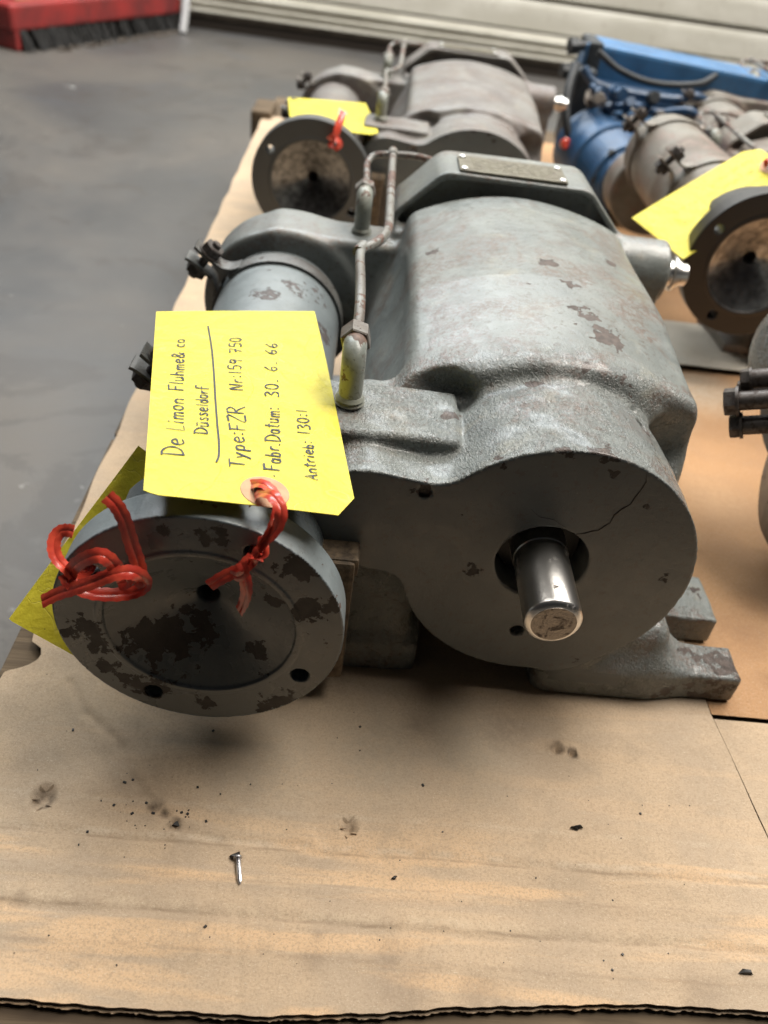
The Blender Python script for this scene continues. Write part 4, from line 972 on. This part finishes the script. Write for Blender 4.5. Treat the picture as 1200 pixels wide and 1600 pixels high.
for i in range(60): 
    x, y_ = r2.uniform(-90, -68), 0; y_ = 206+(x+90)*2.0+r2.uniform(-4, 3)
    b.box((x, y_, FZ+.25), (r2.uniform(.4, 1.6), r2.uniform(.3, .8), .25), .1, Matrix.Rotation(r2.random()*3, 3, 'Z'))
o = b.build('floor_sweepings', plain('dust_brown', (.12, .10, .08), .9)); props(o, kind='stuff')
# ------------------------------------------------------------------ blue unit at the back
bu = empty('blue_hydraulic_unit', (22, 92, 0)); props(bu, 'blue painted hydraulic unit with a long box rail and round motor at the back right', 'machine')
def blue(nm, base, bare=(.04, .03, .025), seed=(0, 0, 0)): return paint(nm, base=base, alt=tuple(c*.7 for c in base), bare=bare, th=.68, cast=.15, gloss=.36, seed=seed, chip_scale=.5)
M_b1 = blue('blue_rail_paint', (.045, .16, .34)); M_b2 = blue('blue_motor_paint', (.035, .12, .25), seed=(3, 3, 3)); M_b3 = blue('dark_blue_paint', (.012, .055, .13), seed=(5, 3, 3))
M_b4 = blue('light_blue_paint', (.075, .21, .37), seed=(9, 3, 3))
M_b2b = blue('navy_gear_paint', (.02, .085, .2), seed=(4, 9, 3))
M_grime = plain('dark_blue_grime', (.03, .035, .04), .6, .4, .6)
Rz = Matrix.Rotation(rad(-6), 3, 'Z') @ Matrix.Rotation(rad(2.6), 3, 'Y')
def L_(x, y, z): return (x-22, y-92, z)
MB().box(L_(43, 99, 13.9), (25, 4.2, 2.4), .5, Rz).build('box_rail', M_b1, bu)
MB().box(L_(19.2, 100.5, 15.0), (1.0, 3.4, 2.6), .4).build('rail_end_plate', M_grime, bu)
for dx, dz in ((15.6, 16.6), (15.2, 13.6), (16.6, 12.0), (15.4, 9.8), (17.0, 8.0)):
    MB().hexa(L_(dx, 95.5+dz*.15, dz), (.9, .2, .1), 1.1, 1.2).lathe([(1.2, .6), (3.4, .6)], L_(dx, 95.5+dz*.15, dz), (.9, .2, .1), 12).build('bolt', M_grime, bu)
MB().box(L_(18.2, 97.5, 9.5), (1.4, 3.2, 5.2), .6).build('valve_block', M_grime, bu)
MB().tube([Vector(L_(*p)) for p in spline([(17, 92.5, 15.2), (19, 92., 13.6), (24, 92, 13.0), (30, 92, 13.0), (33, 92.5, 13.6), (36, 93, 12.4), (42, 93, 10.8), (60, 93, 10.0)], 6)], .55, 12).build('hydraulic_pipe', M_b3, bu)
MB().lathe([(0, 2.2), (32, 2.2)], L_(17.5, 97, 11.2), (1, -.03, -.02), 28).build('lower_cylinder', M_b3, bu)
MB().lathe([(0, 5.0), (.4, 5.3), (9.5, 5.3), (10, 4.9), (10.2, 4.2)], L_(19.5, 92, 5.6), (1, -.05, .02), 40).build('motor_body', M_b2, bu)
MB().lathe([(0, 4.4), (1.3, 4.6), (1.6, 3.9)], L_(29.8, 91.4, 6.4), (1, -.05, .02), 36).build('motor_ring', M_grime, bu)
MB().lathe([(0, 3.9), (.4, 4.2), (6, 4.2), (6.6, 3.7), (6.9, 2.)], L_(31.2, 91.3, 6.6), (1, -.05, .0), 36).build('motor_end_cap', M_b4, bu)
gh = MB().lathe([(0, 3.4), (.2, 3.9), (1.2, 4.0), (1.4, 4.5), (2.2, 4.6), (2.4, 4.3), (5.5, 4.9), (5.7, 5.3), (6.8, 5.3), (7, 4.9), (12, 5.1)], L_(23.4, 80.5, 4.6), (-.3, 1, .12), 40).build('gear_head', M_b2b, bu)
for k_ in range(8):
    a_ = k_*.785; MB().hexa(L_(23.4+math.cos(a_)*4.6+.3, 81.2, 4.8+math.sin(a_)*4.6), (.3, -1, -.12), .55, .7).build('flange_bolt', M_grime, gh)
hc = MB().lathe([(0, 2.6), (.3, 3.0), (1.6, 3.1), (1.8, 3.6), (2.6, 3.6)], L_(24.2, 78.4, 4.3), (-.3, 1, .12), 36).build('head_cover', M_b3, bu)
MB().hexa(L_(24.4, 77.6, 4.2), (-.3, 1, .12), 1.5, 1.0).build('centre_bolt', M_grime, hc)
b = MB().tube([Vector(L_(*p)) for p in spline([(26.0, 80.0, 5.6), (27.4, 81., 7.6), (28.6, 82.5, 9.6), (29.4, 84.5, 11.0)], 6)], [2.5]*7+[2.3]*6+[1.9]*6, 24); b.build('lifting_ear', M_b3, bu)
for p in ((23.8, 86.6, 10.6), (22.0, 87, 9.0), (23.4, 86.3, 8.4)):
    MB().hexa(L_(*p), (0, -1, .4), .9, .9).lathe([(-.8, 1.0), (0, 1.0)], L_(*p), (0, -1, .4), 12).build('fitting_bolt', M_steelend, bu)
rp = random.Random(11)
for k_, (pts, r_) in enumerate((([(18.5, 93, 17.2), (22, 92.5, 15.4), (27, 93, 14.4), (33, 94, 14.8), (36, 96, 16)], .42), ([(20, 90.5, 10.8), (24, 90, 12.0), (28, 91, 11.4), (32, 90, 12.2), (35, 91.5, 9.6)], .5),
        ([(30, 86, 8.4), (32, 85, 11), (35, 86, 11.8), (39, 88, 10.4)], .6), ([(16.2, 94, 15), (15.4, 91, 12), (16, 89, 8.5), (18, 88, 5)], .55), ([(37, 90, 8), (40, 89, 10.5), (44, 90, 10)], .8))):
    MB().tube([Vector(L_(*p)) for p in spline(pts, 7)], r_, 12).build('hydraulic_pipe', (M_grime, M_b3, M_steelend, M_grime, M_b4)[k_], bu)
for k_ in range(14):
    p = (rp.uniform(17, 38), rp.uniform(88, 92), rp.uniform(8.5, 13.5)); ax_ = (rp.uniform(-.6, .6), -1, rp.uniform(-.2, .9)); q_ = rp.uniform(.55, .95)
    MB().hexa(L_(*p), ax_, q_, 1.1).lathe([(-1.6, q_*.75), (-.2, q_*.75), (-.15, q_*1.15), (0, q_*1.15)], L_(*p), ax_, 14).build('fitting', (M_grime, M_b3, M_steelend)[k_ % 3], bu)
rc = MB().lathe([(0, .5), (.3, .7), (1., .7), (1.2, .5)], (15.9, 88.5, 6.6), (.1, -1, .3), 20).build('red_cap', M_red); rc.parent = bu; rc.matrix_parent_inverse = Matrix.Translation(-bu.location)
# odd wood end past the pallet's left edge
o = MB().box((-27.0, 112, -1.2), (1.6, 4, 2.2), .5).build('wood_offcut', M_wood); props(o, 'small dark wooden offcut past the far left corner of the cardboard', 'offcut')
# ------------------------------------------------------------------ bits on the cardboard
def zc(x, y): return float(card_h(np.array([x]), np.array([y]))[0])
r3 = random.Random(5)
b = MB(); x, y = -12.55, -11.1
b.lathe([(0, .10), (.05, .11), (1.0, .11), (1.15, .03)], (x-.15, y+.5, zc(x, y)+.14), (.22, -1, -.02), 8)
b.lathe([(0, .2), (.06, .2)], (x-.17, y+.56, zc(x, y)+.15), (.22, -1, 0), 10)
o = b.build('nail', metal('bright_nail', (.6, .6, .62), .3, .2)); props(o, 'short bright nail lying in front of the near flange', 'nail')
def flake(name, x, y, s, mat, lab, cat, dark=True):
    b = MB(); K = 7; vs = []; z = zc(x, y)
    an = sorted(r3.uniform(0, 6.28) for _ in range(K)); 
    for a_ in an: q_ = s*r3.uniform(.6, 1.1); vs.append((x+math.cos(a_)*q_*1.3, y+math.sin(a_)*q_*.8, z+.04+r3.random()*.04))
    vs2 = [(v[0], v[1], v[2]+s*.35*r3.uniform(.6, 1.2)) for v in vs]; vs2 = [(x+(v[0]-x)*.7, y+(v[1]-y)*.7, v[2]) for v in vs2]
    b.add(vs+vs2, [tuple(range(K)), tuple(range(K, 2*K))]+[(i, (i+1) % K, K+(i+1) % K, K+i) for i in range(K)], False)
    o = b.build(name, mat); props(o, lab, cat); return o
flake('paint_flake', 2.75, -7.85, .33, M_dark, 'curled black paint flake on the cardboard right of centre, below the shaft', 'flake')
flake('paint_flake', -15.65, -9.15, .25, M_dark, 'black crumb at the end of the cardboard crease left of the nail', 'flake')
flake('paint_flake', -5.9, -10.9, .17, M_dark, 'small black crumb between the nail and the curled flake', 'flake')
flake('paint_flake', 9.1, -14.0, .28, M_dark, 'black crumb near the front right corner of the cardboard', 'flake')
flake('paint_flake', -12.9, -10.4, .28, M_dark, 'black crumb touching the head of the bright nail', 'flake')
b = MB()
for i in range(90):
    x, y = r3.uniform(-24, 10), r3.uniform(-15.5, -1.5)
    if i < 30: x, y = -16.6+r3.gauss(0, 1.6), -8.6+r3.gauss(0, .8)
    s_ = r3.choice([.02, .025, .03, .05]); z = zc(x, y)
    b.box((x, y, z+s_*.6), (s_*r3.uniform(.7, 1.6), s_, s_*.6), .01, Matrix.Rotation(r3.random()*3, 3, 'Z'), 1)
o = b.build('dirt_crumbs', M_dark); props(o, kind='stuff')
# torn lips of paper round the two holes
for px, py, s_ in ((-21.78, -8.34, .6), (-7.93, -8.7, .45)):
    b = MB()
    for k_ in range(5):
        a_ = 1.2+k_*1.1; z = zc(px, py); p0 = (px+math.cos(a_)*s_*.5, py+math.sin(a_)*s_*.7)
        b.add([(p0[0]-.15, p0[1], z+.18), (p0[0]+.15, p0[1]+.05, z+.2), (p0[0]+.05+math.cos(a_)*.25, p0[1]+math.sin(a_)*.3, z+.42)], [(0, 1, 2)], False)
    o = b.build('torn_paper', M_card, cb)
